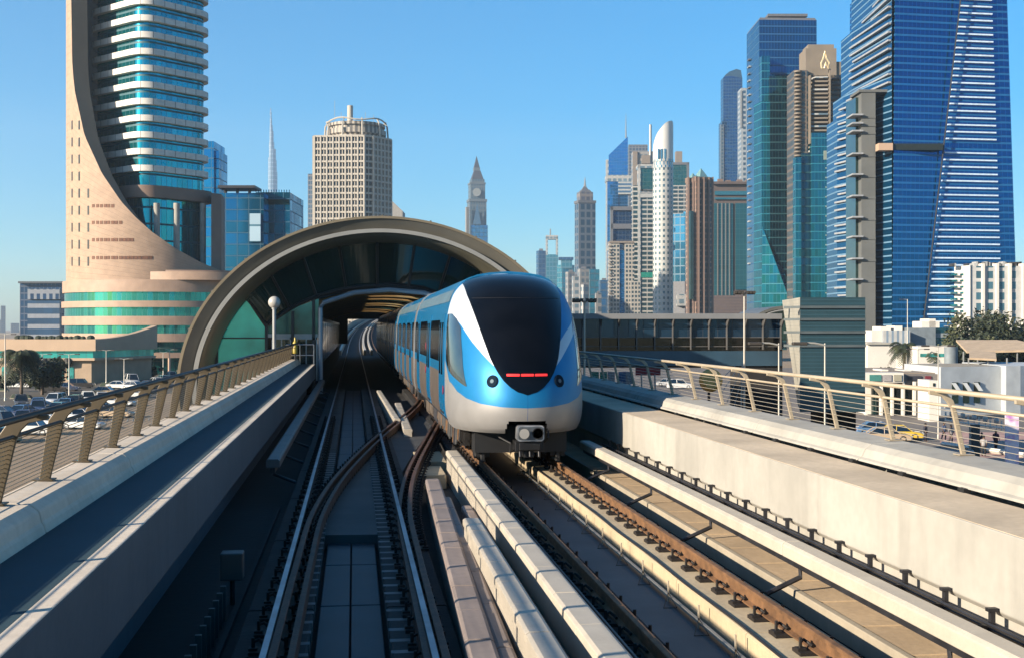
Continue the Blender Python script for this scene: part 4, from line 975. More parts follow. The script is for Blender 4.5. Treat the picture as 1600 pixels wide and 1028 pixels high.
# ---- car park ----
a = MB(); a.add([G(-420, 255, GZ+.01), G(330, 255, GZ+.01), G(300, 232, GZ+.01), G(120, 130, GZ+.01), G(-420, 130, GZ+.01)], [(0, 1, 2, 3, 4)])
a.add([G(170, 284, GZ+.014), G(420, 284, GZ+.014), G(420, 200, GZ+.014), G(250, 200, GZ+.014), G(225, 230, GZ+.014)], [(0, 1, 2, 3, 4)])
tag(a.build('parking_lot', mat('worn_asphalt', (.17, .145, .115), .9, var=.15, scale=.06, fine=.3)), kind='structure')
a = MB()
for i in range(34):
    for py in (622, 655):
        px = -30+i*8.2; D = F*10.8/(py-HY); v = P(px, py, D); a.obox((v.x, v.y, GZ+.022), (.12, 5.2, .008), rz=.15)
tag(a.build('parking_markings', mat('road_white', (.5, .5, .48), .8)), kind='structure')
for (x0, x1, p0, p1) in ((15, 48, 617, 623), (-40, 12, 606, 611), (60, 150, 596, 601), (155, 180, 598, 604)):
    a = MB(); Ds = [F*10.8/(p-HY) for p in (p1, p0)]
    q = [P(x0, p1, Ds[0]), P(x1, p1, Ds[0]), P(x1-4, p0, Ds[1]), P(x0+4, p0, Ds[1])]
    a.prism([(v.x, v.y) for v in q], GZ+.02, GZ+.15); tag(a.build('kerb', conc), kind='structure')
    c = sum((Vector((v.x, v.y)) for v in q), Vector((0, 0)))/4
    a = MB(); a.prism([(lerp(v.x, c.x, .06), lerp(v.y, c.y, .06)) for v in q], GZ+.14, GZ+.19); tag(a.build('lawn', mat('lawn_green', (.07, .12, .025), .9, var=.3, scale=.3, fine=.4)), kind='structure')
carpaint = objcol('car_paint'); carglass = mat('car_glass', (.02, .035, .045), .08, .3, var=.2, scale=1, coat=1)
def make_car(kind):
    t = thing('parked_car', 'car', 'car'); L2 = {'saloon': 2.25, 'suv': 2.3, 'van': 2.6}[kind]; hb = {'saloon': .85, 'suv': 1.0, 'van': 1.1}[kind]; ht = {'saloon': 1.42, 'suv': 1.75, 'van': 2.1}[kind]
    side = [(-L2, .42), (-L2+.05, .25), (L2-.05, .25), (L2, .45), (L2-.03, hb-.05), (L2-.35, hb), (-L2+1.1, hb), (-L2+.3, hb-.12), (-L2+.03, hb-.28)]
    a = MB(); n = len(side); W2 = .9
    rows = []
    for x, sh in ((-W2, .94), (-W2+.08, 1.), (W2-.08, 1.), (W2, .94)):
        rows.append([len(a.v)+i for i in range(n)]); a.v += [(x, y*sh, .25+(z-.25)*(sh if z > .6 else 1)) for y, z in side]
    for r0, r1 in zip(rows, rows[1:]):
        for i in range(n): a.f.append([r0[i], r1[i], r1[(i+1) % n], r0[(i+1) % n]]); a.m.append(0)
    a.f += [rows[0][::-1], rows[-1]]; a.m += [0, 0]
    body = a.build('body', carpaint, t, auto=40)
    f0, f1, r0, r1 = {'saloon': (-1.15, -.45, 1.0, 1.75), 'suv': (-1.1, -.55, 1.75, 2.15), 'van': (-1.9, -1.3, 2.3, 2.5)}[kind]
    a = MB(); vs = [(-.84, f0, hb-.01), (.84, f0, hb-.01), (.84, r1, hb-.01), (-.84, r1, hb-.01), (-.66, f1, ht-.07), (.66, f1, ht-.07), (.66, r0, ht-.07), (-.66, r0, ht-.07)]
    a.add(vs, [(0, 1, 5, 4), (1, 2, 6, 5), (2, 3, 7, 6), (3, 0, 4, 7)]); a.build('windows', carglass, t)
    a = MB(); a.add([(-.67, f1-.03, ht-.07), (.67, f1-.03, ht-.07), (.67, r0+.03, ht-.07), (-.67, r0+.03, ht-.07), (-.58, f1+.12, ht), (.58, f1+.12, ht), (.58, r0-.1, ht), (-.58, r0-.1, ht)], [(0, 1, 5, 4), (1, 2, 6, 5), (2, 3, 7, 6), (3, 0, 4, 7), (4, 5, 6, 7)])
    for x in (-1, 1):
        for (y_0, y_1) in ((f0, f1), (r1, r0), ((f0+r1)/2, (f1+r0)/2)): a.tube([(x*.85, y_0, hb), (x*.665, y_1, ht-.06)], .035, 5)
    a.build('roof', carpaint, t)
    for x in (-1, 1):
        for y in (-L2+.85, L2-.8):
            w = MB(); w.lathe([(.05, -.11), (.32, -.11), (.33, -.08), (.33, .08), (.32, .11), (.2, .11), (.19, .08), (.05, .09)], n=16); M_ = Matrix.Translation((x*.8, y, .33)) @ Matrix.Rotation(R(90)*x, 4, 'Y'); w.v = [tuple(M_ @ Vector(v)) for v in w.v]; w.build('wheel', blackm, t, auto=40)
        a = MB(); a.obox((x*.66, -L2*.985, hb-.27), (.34, .12, .13)); a.build('headlight', mat('lamp_glass', (.5, .5, .48), .15, .4), t)
        a = MB(); a.obox((x*.7, L2*.985, hb-.2), (.28, .08, .16)); a.build('tail_light', mat('tail_red', (.35, .02, .015), .3), t)
    return t
def set_color(o, col):
    for c in [o]+[q for q in bpy.data.objects if q.parent == o]: c.color = col+(1,)
protos = {}
WHITE, SILV, BLUE, NAVY, BLK, TEAL, TAN, RED = (.62, .62, .6), (.35, .36, .37), (.05, .14, .28), (.02, .05, .12), (.018, .02, .024), (.10, .26, .30), (.4, .3, .2), (.3, .03, .02)
def car(px, py, kind, col, rz, label, group='cars in the sandy car park'):
    D = F*10.8/(py-HY); v = P(px, py, D)
    if kind not in protos: protos[kind] = make_car(kind); c = protos[kind]
    else: c = copy_tree(protos[kind])
    c.location = (v.x, v.y, GZ+.02); c.rotation_euler = (0, 0, rz); c['label'] = label; c['group'] = group; c.name = 'parked_van' if kind == 'van' else 'parked_car'; c['category'] = 'van' if kind == 'van' else 'car'
    set_color(c, col); return c
n_ = 0
for px, py, kind, col, rz, lb in (
    (18, 604, 'saloon', WHITE, 1.2, 'white saloon beyond the palm tree, left of its trunk'), (31, 606, 'saloon', WHITE, 1.3, 'second white saloon partly behind the palm trunk'), (3, 604, 'suv', RED, 1.2, 'dark red car at the left edge beyond the palm'),
    (84, 613, 'suv', BLK, 1.5, 'long black four-wheel-drive in front of the dark round tree'), (104, 610, 'saloon', NAVY, 1.4, 'dark navy saloon right of the long black four-wheel-drive'), (126, 606, 'suv', BLK, 1.5, 'black four-wheel-drive alone by the lawn edge'),
    (187, 607, 'saloon', WHITE, 1.2, 'white saloon turning on the road before the dark entrance'), (206, 601, 'van', SILV, .3, 'tall grey van beside the podium entrance'), (210, 608, 'saloon', WHITE, 1.0, 'white saloon in front of the tall grey van'),
    (234, 606, 'saloon', BLK, .8, 'black saloon right of the tall grey van'), (246, 601, 'saloon', WHITE, .5, 'white saloon behind the black one near the station arch'), (268, 593, 'suv', WHITE, .2, 'white four-wheel-drive nearest the foot of the station arch'), (257, 597, 'saloon', TEAL, .5, 'teal-grey saloon left of the white four-wheel-drive by the arch'),
    (33, 636, 'suv', BLK, .2, 'black four-wheel-drive in the second row, leftmost'), (33, 650, 'saloon', BLUE, -.4, 'light blue saloon angled in front of the black four-wheel-drive'), (60, 637, 'saloon', BLUE, .1, 'blue saloon in the second row, partly behind a dark car'),
    (60, 646, 'suv', NAVY, .1, 'navy four-wheel-drive between the blue and teal saloons'), (86, 633, 'suv', WHITE, -.3, 'white four-wheel-drive with teal-tinted windows in the second row'), (92, 645, 'saloon', TEAL, -.4, 'teal saloon in front of the white four-wheel-drive'),
    (104, 638, 'saloon', BLUE, -.2, 'mid-blue saloon squeezed behind the teal saloon'), (116, 637, 'suv', BLK, -.1, 'black four-wheel-drive near the railing, right of the teal saloon'), (138, 630, 'suv', WHITE, .2, 'white four-wheel-drive with black windows beside a grey car'), (160, 627, 'saloon', SILV, .2, 'grey saloon just above the brown handrail'),
    (4, 652, 'saloon', NAVY, 1.2, 'dark blue saloon at the left edge above the handrail'), (3, 667, 'suv', BLK, .9, 'large black four-wheel-drive at the left edge, nearest the railing'), (36, 659, 'saloon', NAVY, .1, 'dark saloon half hidden behind the top rail'),
    (82, 668, 'saloon', WHITE, .9, 'bright white saloon between the handrail and middle rail'), (118, 657, 'saloon', WHITE, .5, 'white saloon under the handrail beside a black car'), (126, 651, 'saloon', BLK, 1.0, 'black saloon behind the white one under the handrail'), (146, 648, 'saloon', WHITE, .9, 'white saloon right of the black one under the handrail'),
    (50, 679, 'suv', WHITE, 1.3, 'white four-wheel-drive seen through the railing low on the left'), (186, 634, 'saloon', WHITE, 1.2, 'white saloon seen just under the handrail near the middle of the railing'), (214, 621, 'saloon', SILV, 1.0, 'pale silver saloon under the handrail, farthest right'), (165, 617, 'saloon', TAN, 1.3, 'sand-coloured saloon on the open part of the lot'), (4, 690, 'saloon', TEAL, .6, 'teal saloon low at the left edge behind the railing cables'),
    (130, 670, 'saloon', WHITE, 1.2, 'dusty white saloon seen through the railing cables'), (180, 652, 'saloon', TAN, 1.2, 'beige saloon behind the railing posts on the sand')):
    car(px, py, kind, col, rz+.1, lb)
# trees
def palm(px, D, h, label, cr=2.6, group=None, fr=34, seed=1):
    random.seed(seed); t = thing('palm_tree', label, 'palm', G(px, D), 0, group)
    a = MB(); a.tube([(0, 0, 0), (.06, .02, h*.3), (.02, .05, h*.7), (0, 0, h)], .28, 9, r2=.2); a.build('trunk', trunkm, t, smooth=True)
    a = MB(); a.cm = 0
    for i in range(fr):
        az = random.uniform(0, 6.283); up = random.uniform(-.5, 1.1); Ln = cr*random.uniform(.85, 1.1); pts = []
        for k in range(9):
            f = k/8; r = Ln*f*math.cos(up*.6)*(1-.12*f); z = h+Ln*(math.sin(up)*f*.9-.75*f*f); pts.append(Vector((r*math.cos(az), r*math.sin(az), z)))
        a.cm = random.choice((0, 1)); sd = Vector((-math.sin(az), math.cos(az), 0))
        for k in range(8):
            for q in (0, .5):
                p = pts[k].lerp(pts[k+1], q); d = (pts[k+1]-pts[k]).normalized(); w = .62*math.sin(math.pi*min(1, (k+q+1)/9.5))**.6*cr/2.6
                for s_ in (-1, 1):
                    tip = p+sd*s_*w+d*w*.55-Vector((0, 0, w*.45)); a.add([p, p+d*.17, tip+d*.05, tip], [(0, 1, 2, 3)])
    a.build('crown', leafm, t); return t
def tree(px, D, h, r, label, cl=26, lf=70, group=None, seed=1, ls=.32, flat=.75, name='broadleaf_tree', trunk=.35):
    random.seed(seed); t = thing(name, label, 'tree', G(px, D), 0, group)
    a = MB(); a.tube([(0, 0, 0), (.1, 0, h*trunk), (.05, .1, h*.6)], h*.045, 8, r2=h*.02)
    cs = []
    for i in range(cl):
        q = random.uniform(0, 6.283); rr = r*math.sqrt(random.random())*.85; z = h-r*flat+random.uniform(-1, 1)*r*flat*math.sqrt(max(0, 1-(rr/r)**2))*.85; cs.append(Vector((rr*math.cos(q), rr*math.sin(q), z)))
    for c in cs[:9]: a.tube([(.05, .05, h*trunk), (c.x*.4, c.y*.4, lerp(h*trunk, c.z, .6)), tuple(c)], h*.018, 5, r2=h*.004)
    a.build('trunk', trunkm, t); a = MB()
    for c in cs:
        cr = r*random.uniform(.20, .36); a.cm = 0 if random.random() < .6 else 1
        for k in range(lf):
            v = Vector((random.gauss(0, 1), random.gauss(0, 1), random.gauss(0, 1))).normalized()*cr*random.uniform(.55, 1.08); p = c+v; s_ = ls*random.uniform(.6, 1.2)
            u = Vector((random.gauss(0, 1), random.gauss(0, 1), random.gauss(0, 1))).normalized(); w = u.cross(v).normalized() if v.length else u
            a.add([p-u*s_, p+w*s_*.6, p+u*s_, p-w*s_*.6], [(0, 1, 2, 3)])
    a.build('crown', leafm, t); return t
palm(33, 190, 6.6, 'bushy date palm in the car park in front of the beige annex', 4.2, fr=60, seed=3)
tree(66, 196, 6.2, 4.3, 'dark round spreading tree right of the date palm in the car park', 40, 90, seed=4, ls=.34, flat=.55)
tree(9, 205, 3.5, 1.8, 'small dark shrub tree at the left edge of the car park', 12, 50, seed=5)
tree(240, 262, 3.0, 2.2, 'low green shrub beside the podium entrance', 14, 50, seed=6, trunk=.15); tree(196, 255, 2.6, 1.6, 'small round bush near the dark entrance wall', 12, 50, seed=7, trunk=.15)
# lamp posts
def lamp(px, D, ytop, label, arms=2, group=None, heads='flat', r=.09, base=GZ, al=1.):
    t = thing('street_lamp', label, 'street lamp', G(px, D, base), -YAW, group); h = EYE-base+(HY-ytop)*D/F
    a = MB(); a.lathe([(r*1.6, 0), (r*1.5, .4), (r, .5), (r*.7, h)], n=10); a.build('pole', mat('lamp_pole', (.33, .31, .27), .5, .4, var=.1), t, auto=40)
    for k in range(arms):
        s_ = (-1, 1)[k % 2]; a = MB(); a.tube([(0, 0, h-.1), (s_*.5*al, 0, h), (s_*1.1*al, 0, h+.02)], .05, 6); a.build('arm', MC['lamp_pole'], t)
        a = MB(); a.obox((s_*1.25*al, 0, h-.02), (.75*(al*.6+.4), .3, .16)); a.build('lamp_head', mat('lamp_head', (.12, .10, .08), .5, .2), t, bevel=.04)
    return t
for px, D, y, lb in ((8, 180, 522, 'tall double lamp post at the left edge of the car park'), (66, 200, 553, 'car park lamp post behind the dark round tree'), (108, 186, 553, 'car park lamp post in front of the dark four-wheel-drives'), (166, 235, 547, 'lamp post beside the shaded annex end wall'),
                     (194, 215, 560, 'short lamp post right of the annex corner'), (214, 262, 556, 'lamp post at the left of the podium entrance'), (232, 258, 556, 'middle lamp post of the podium entrance'), (265, 250, 546, 'lamp post close to the station arch foot'), (255, 270, 550, 'thin lamp post behind the pair near the arch foot')):
    lamp(px, D, y, lb, group='lamp posts around the car park', r=.1)
# ---------------- skyline on the right ----------------
spir = mat('spire_white', (.6, .6, .58), .4, .3)
# rose-shaped slim dark tower
t = T('spired_slim_tower', 'slim grey-blue tower with small domed cap and spire left of the big cluster', 1400, 915)
gb = facade('slim_glass', (.03, .08, .14), (.13, .16, .2), fh=9, mw=7, hf=.3, vf=.35, gm=.6, gr=.2, var=.25)
t.rot('shaft', gb, 899, 931, 316, ang=14, r=.8); t.rot('cornice', mat('spt_grey', (.24, .25, .28), .6), 898, 932, 313, 317, ang=14, r=.8, d0=-1); t.rot('crown', facade('crown_brown', (.08, .09, .12), (.28, .25, .24), fh=9, mw=6, hf=.35, vf=.3, gm=.3, gr=.3), 902, 927, 300, 314, ang=14, r=.8, d0=3); t.rot('cap', MC['spt_grey'], 903, 926, 296, 301, ang=14, r=.8, taper=.6, d0=3); t.rot('cap', MC['spt_grey'], 908, 920, 291, 297, ang=14, r=.8, taper=.3, d0=8); t.rod('spire', spir, 914, 277, 293, 1.6, 12, r2=.2)
# small distant cluster left
c1_ = facade('far_teal', (.04, .25, .33), (.10, .22, .28), fh=8, mw=6, hf=.2, vf=.15, gm=.7, gr=.2, var=.3)
c2_ = facade('far_blue', (.03, .13, .27), (.07, .14, .22), fh=8, mw=6, hf=.25, vf=.15, gm=.7, gr=.2, var=.3)
c3_ = facade('far_beige', (.10, .13, .15), (.36, .35, .34), fh=7, mw=5, hf=.4, vf=.35, gm=.3, gr=.3, var=.3)
c4_ = facade('far_white', (.12, .17, .2), (.52, .52, .5), fh=7, mw=6, hf=.45, vf=.3, gm=.3, gr=.3, var=.3)
for nm, x0, x1, y, m, D, lb, ang in (
    ('distant_tower', 838, 853, 392, c2_, 2100, 'dark blue distant block just above the train roof', 20), ('distant_tower', 871, 898, 414, c1_, 1900, 'teal-grey distant tower with small crowned top, left of the slim spired tower', 25),
    ('distant_tower', 884, 900, 425, c3_, 1500, 'cream distant tower edge rising behind the train nose', 20), ('distant_tower', 903, 921, 420, c3_, 1300, 'beige tower at the foot of the slim spired tower, left side', 15), ('distant_tower', 917, 937, 421, c1_, 1400, 'teal tower at the foot of the slim spired tower, right side', 20),
    ('distant_tower', 908, 920, 445, c4_, 1150, 'white slim block with dark windows low at the foot of the spired tower', 30), ('distant_tower', 936, 952, 438, c2_, 1250, 'dark teal low tower beside the blue slanted tower', 10), ('distant_tower', 894, 905, 432, c4_, 1250, 'pale low tower with rounded top above the lamp post', 10), ('distant_tower', 930, 940, 458, c3_, 1000, 'small beige low block behind the footbridge', 10)):
    t = T(nm, lb, D, (x0+x1)/2, group='distant towers of the central skyline'); t.rot('wall', m, x0, x1, y, ang=ang, r=.8); t.rect('roof_plant', MC['spt_grey'], lerp(x0, x1, .3), lerp(x0, x1, .7), y-3, y, d0=8)
t = T('arch_top_tower', 'distant pale tower with square opening through its top', 2200, 862)
t.rect('shaft', c1_, 853, 872, 398, d0=0, d1=20); t.rect('frame_post', c4_, 853, 856, 370, 399, d0=0, d1=20); t.rect('frame_post', c4_, 869, 872, 370, 399, d0=0, d1=20); t.rect('frame_beam', c4_, 853, 872, 368, 374, d0=0, d1=20); t.rod('spire', spir, 860, 358, 369, 1.2, 8)
t = T('distant_crowned_tower', 'teal distant tower with flat wide crown between the arch tower and the spired tower', 1900, 886); t.rect('crown', c2_, 873, 896, 402, 406, d0=-2, d1=18); t.rect('upper_wall', c1_, 877, 894, 405, 420, d0=0, d1=16)
# blue slanted glass tower with antenna
t = T('slanted_blue_tower', 'blue glass tower with slanted sharp top and antenna', 1400, 965)
bl = facade('vivid_blue', (.01, .20, .45), (.02, .14, .38), fh=3.8, mw=3, hf=.12, vf=.05, gm=.85, gr=.1, var=.15)
X0, X1, Xm = t.x(951), t.x(982), t.x(981)
zl, zr = t.z(243), t.z(214)
a = MB(); a.add([(X0, 0, 0), (Xm, 0, 0), (Xm, 0, zr), (X0, 0, zl), (X0+3, 16, 0), (Xm, 16, 0), (Xm, 16, zr-3), (X0+3, 16, zl-4)], [(0, 1, 2, 3), (4, 7, 6, 5), (1, 5, 6, 2), (3, 2, 6, 7), (0, 3, 7, 4)], [[(0, 0), (Xm-X0, 0), (Xm-X0, zr), (0, zl)], None, [(0, 0), (16, 0), (16, zr), (0, zr)], None, [(0, 0), (16, 0), (16, zl), (0, zl)]]); t.build(a, 'glass_wall', bl)
t.rod('antenna', spir, 978, 178, 216, .9, 6, r2=.15)
t.rect('white_ring', c4_, 947, 990, 274, 284, d0=-2, d1=17); t.rect('ribbed_side', facade('rib_white', (.06, .12, .2), (.5, .52, .5), fh=4.2, mw=50, hf=.45, vf=0, gm=.4, gr=.3), 966, 990, 284, 304, d0=-2, d1=14); t.rect('side_fin', c4_, 947, 951, 250, 500, d0=2, d1=8); t.rect('lower_wall', bl, 949, 966, 284, 520, d0=-1, d1=10); t.rect('white_ring', c4_, 949, 966, 384, 392, d0=-2, d1=2)
t = T('grey_slab_tower', 'grey slab tower between the slanted blue tower and the beige spire tower', 1500, 996); t.rect('wall', facade('greyslab', (.07, .10, .14), (.20, .22, .25), fh=4, mw=4, hf=.3, vf=.3, gm=.5, gr=.25), 982, 1012, 229, d0=0, d1=20); t.rect('roof_rail', MC['spt_grey'], 982, 1012, 226.5, 229, d0=0, d1=1)
t = T('beige_pylon_tower', 'beige tower with tall slender white pylon on its roof', 1250, 1005); t.rect('wall', c3_, 989, 1030, 237, d0=2, d1=20); t.rect('frame', mat('beige_frame', (.42, .35, .29), .7), 989, 996, 237, d0=0, d1=3); t.rect('roof_block', MC['beige_frame'], 1003, 1016, 243, 256, d0=-2, d1=4); t.cyl('pylon', spir, 1014.5, 1018.5, 195, 255, d0=0, seg=10)
t = T('striped_dark_tower', 'dark glass tower with white balcony stripes between the beige tower and white bullet tower', 1080, 1010)
sd_ = facade('white_stripes', (.02, .05, .06), (.52, .50, .46), fh=4.1, mw=6, hf=.34, vf=.12, gm=.5, gr=.15, var=.5)
t.rect('wall', sd_, 1000, 1025, 305, d0=0, d1=18); t.rect('dark_wall', facade('dark_green_glass', (.01, .10, .10), (.03, .1, .1), fh=4, mw=3, hf=.1, vf=.08, gm=.7, gr=.15), 1000, 1025, 262, 296, d0=0, d1=18); t.rect('frame', c4_, 997, 1026, 257, 263, d0=-1, d1=18); t.rect('frame', c4_, 997, 1001, 257, d0=-1, d1=6); t.rect('ledge', c4_, 998, 1025, 303, 309, d0=-1, d1=4); t.rect('side_wall', sd_, 988, 998, 290, d0=3, d1=16); t.rect('green_band', mat('green_glass', (.02, .25, .18), .2, .4), 1000, 1022, 426, 434, d0=-.6, d1=2)
# cream residential + dark upper block
t = T('dark_topped_tower', 'dark glass tower with grey frame standing over cream balconies', 1020, 972); t.rect('wall', facade('navy_glass', (.015, .05, .12), (.04, .07, .12), fh=4, mw=3, hf=.15, vf=.1, gm=.7, gr=.15), 955, 987, 325, d0=2, d1=18); t.rect('frame', MC['spt_grey'], 954, 988, 323, 329, d0=0, d1=4); t.rect('frame', MC['spt_grey'], 954, 958, 323, d0=0, d1=4); t.rect('ledge', MC['spt_grey'], 955, 987, 350, 358, d0=0, d1=3)
t = T('cream_apartment_tower', 'cream apartment tower with balconies below the dark topped tower', 960, 971)
cb_ = facade('cream_balconies', (.03, .05, .06), (.5, .46, .40), fh=3.3, mw=2.6, hf=.42, vf=.38, gm=.2, gr=.3, var=.4)
t.rect('wall', cb_, 952, 968, 380, d0=0, d1=16); t.rect('wall', cb_, 976, 991, 378, d0=0, d1=16); t.rect('blue_glass', bl, 968, 976, 392, d0=1, d1=10); t.rect('roof_frame', MC['beige_frame'], 952, 991, 377, 380, d0=-1, d1=16); t.rect('lower_wing', cb_, 985, 1000, 440, d0=-3, d1=8)
for k in range(26):
    y = 384+k*4.6; t.rect('balcony', MC['far_white'] if k % 2 else MC['beige_frame'], 951, 956, y, y+1.6, d0=-1.3, d1=0)
# white bullet tower
t = T('white_bullet_tower', 'white cylindrical tower with curved pointed top and rows of square windows', 930, 1038)
wb = facade('bullet_wall', (.05, .11, .14), (.66, .66, .62), fh=4.3, mw=3.4, hf=.52, vf=.55, gm=.3, gr=.2, fr=.6, var=.4)
X0, X1 = t.x(1022), t.x(1054); r_ = (X1-X0)/2; cx_ = (X0+X1)/2
a = MB(); a.lathe([(r_, 0), (r_, t.z(262))], (cx_, r_, 0), 32); t.build(a, 'shaft', wb, auto=30)
a = MB(); a.lathe([(r_*1.02, t.z(262)), (r_*1.02, t.z(258)), (r_*.97, t.z(258)), (r_*.97, t.z(252)), (r_*1.02, t.z(252)), (r_*1.02, t.z(248))], (cx_, r_, 0), 32); t.build(a, 'collar', facade('collar', (.1, .3, .35), (.6, .6, .57), fh=100, mw=3, hf=0, vf=.7), auto=30)
a = MB(); vs = []; n1 = 32; n2 = 14; zc0, zc1 = t.z(248), t.z(188)
for i in range(n2+1):
    f = i/n2
    for j in range(n1):
        q = 2*math.pi*j/n1; x = math.cos(q); y = math.sin(q)
        ht = lerp(t.z(236), zc1, (1-(1-(x+1)/2)**2.3)**.6)-(max(0, x-.85)*14); rr = r_*(1-.0*f); vs.append((cx_+x*rr, r_+y*rr, lerp(zc0, ht, f)))
a.add(vs, [(i*n1+j, i*n1+(j+1) % n1, (i+1)*n1+(j+1) % n1, (i+1)*n1+j) for i in range(n2) for j in range(n1)]+[tuple(n2*n1+j for j in range(n1))]); t.build(a, 'curved_top', mat('bullet_white', (1.3, 1.28, 1.2), .5, var=.05, scale=.1), auto=50)
for px in (1029, 1034, 1039): t.rect('slot_window', mat('slot_blue', (.06, .2, .3), .2, .4), px-1.2, px+1.2, 233, 248, d0=-.3, d1=1.2)
t = T('green_frame_tower', 'dark green glass tower with grey stripes behind the white bullet tower', 1250, 1064); t.rect('wall', MC['dark_green_glass'], 1050, 1076, 258, 290, d0=1, d1=20); t.rect('wall', sd_, 1050, 1076, 290, d0=1, d1=20); t.rect('frame', MC['spt_grey'], 1050, 1077, 254, 258, d0=0, d1=20); t.rect('frame', MC['spt_grey'], 1073, 1077, 254, d0=0, d1=4); t.rect('roof_block', MC['beige_frame'], 1056, 1066, 237, 255, d0=4, d1=12)
t = T('curved_blue_block', 'blue glass mid-rise with white floor lines at the foot of the white bullet tower', 1040, 1062); t.rot('wall', facade('mid_blue', (.02, .14, .25), (.12, .25, .35), fh=7, mw=5, hf=.14, vf=.14, gm=.75, gr=.12, var=.4), 1047, 1078, 334, 440, ang=-30, r=.6); t.rot('base', MC['spt_grey'], 1047, 1078, 440, ang=-30, r=.6); t.rect('base_gallery', c4_, 1058, 1076, 460, 478, d0=-3, d1=3)
t.cyl('corner_drum', facade('drum', (.03, .2, .33), (.2, .3, .36), fh=5, mw=3, hf=.2, vf=.1, gm=.7, gr=.15), 1068, 1078, 331, 440, d0=0)
# brown twin: pyramid tower and wide brown hotel
t = T('pyramid_roof_tower', 'pink-brown stone tower with glass pyramid roof', 850, 1095)
pk = mat('pink_stone', (.36, .235, .175), .7, var=.08, scale=.1); pkf = facade('pink_windows', (.03, .05, .06), (.36, .235, .175), fh=4, mw=2.2, hf=.35, vf=.45, gm=.3, gr=.2, var=.4)
t.rot('wall', pkf, 1075, 1115, 282, ang=28, r=.9)
for px, d in ((1076, 5), (1084, 3), (1092, 0), (1100, 1.5), (1108, 5), (1114, 8)): t.rect('pier', pk, px-1.2, px+1.2, 277, d0=d-2, d1=d+2)
t.rot('dark_strip', darkg, 1077, 1084, 330, 468, ang=20, d0=-2); t.rot('corner_frame', pk, 1074, 1116, 276, 284, ang=28, r=.9, d0=-.5)
t.rot('pyramid', mat('pyramid_glass', (.25, .42, .38), .25, .5), 1086, 1108, 262, 277, ang=28, r=1, taper=.02, d0=1); t.rot('pyramid', MC['pyramid_glass'], 1077, 1090, 270, 278, ang=28, r=1, taper=.02, d0=2)
t = T('brown_hotel_block', 'wide brown building with tall teal glass panels and thick cornice', 900, 1150)
bh = mat('brown_stone_dark', (.19, .14, .125), .75, var=.08, scale=.1)
t.rect('wall', bh, 1112, 1181, 286, d0=2, d1=25); t.rect('cornice', bh, 1113, 1182, 284, 288, d0=-1, d1=10); t.rect('teal_band', mat('teal_band', (.03, .14, .18), .2, .5), 1117, 1180, 299, 305, d0=.5, d1=3); t.rect('teal_band', MC['teal_band'], 1117, 1180, 309, 312, d0=.5, d1=3)
t.rect('large_glass', facade('teal_plain', (.012, .09, .11), (.02, .12, .14), fh=3.8, mw=3, hf=.06, vf=.04, gm=.6, gr=.2, var=.1, big=.4), 1149, 1176, 318, 453, d0=1, d1=3)
for px in (1118, 1125, 1131, 1137, 1143): t.rect('tall_window', MC['teal_plain'], px-2.2, px+2.2, 318, 462, d0=1, d1=3)
for px in (1121.5, 1128, 1134, 1140): t.rect('fin', mat('pale_fin', (.3, .3, .29), .6), px-.8, px+.8, 318, 462, d0=.2, d1=2.2)
for px, y in ((1126, 280), (1138, 282), (1156, 281), (1170, 281)): t.rect('roof_unit', pk, px-4, px+4, y, 286, d0=3, d1=7)
t.rect('base', facade('brown_base', (.08, .06, .055), (.17, .125, .11), fh=2.2, mw=60, hf=.5, vf=0, gm=.1, gr=.5), 1105, 1188, 462, d0=-6, d1=4)
# dark blue round top pair
t = T('round_top_tower', 'dark blue tower with rounded top and wider lower body', 1400, 1147)
db = facade('deep_blue', (.01, .08, .20), (.02, .09, .18), fh=3.8, mw=3, hf=.2, vf=.12, gm=.75, gr=.15, var=.3)
t.rect('lower_wall', db, 1128, 1163, 190, d0=0, d1=22); t.rect('upper_wall', db, 1130, 1160, 122, 190, d0=1, d1=18)
a = MB(); zz_ = t.z(122); a.add([(t.x(1130), 1, zz_), (t.x(1160), 1, zz_), (t.x(1158), 1, t.z(110)), (t.x(1151), 1, t.z(108)), (t.x(1140), 1, t.z(112)), (t.x(1134), 1, t.z(117)), (t.x(1130), 18, zz_), (t.x(1160), 18, zz_), (t.x(1158), 18, t.z(110)), (t.x(1151), 18, t.z(108)), (t.x(1140), 18, t.z(112)), (t.x(1134), 18, t.z(117))], [(0, 1, 2, 3, 4, 5), (11, 10, 9, 8, 7, 6)]+[(i, i+6, (i+1) % 6+6, (i+1) % 6) for i in range(6)]); t.build(a, 'rounded_top', db)
t.rect('side_windows', facade('rt_side', (.04, .08, .12), (.16, .2, .24), fh=4, mw=3, hf=.4, vf=.3, gm=.4, gr=.3), 1126, 1131, 195, d0=-1, d1=5)
t = T('pale_ribbed_tower', 'pale grey tower with small square windows behind the dark blue glass tower', 1300, 1168); t.rect('wall', facade('pale_sq', (.04, .08, .12), (.38, .42, .45), fh=5.5, mw=5, hf=.45, vf=.45, gm=.4, gr=.25), 1158, 1180, 138, d0=0, d1=20); t.rect('edge', MC['spire_white'], 1157, 1159.5, 142, 200, d0=-1, d1=2)
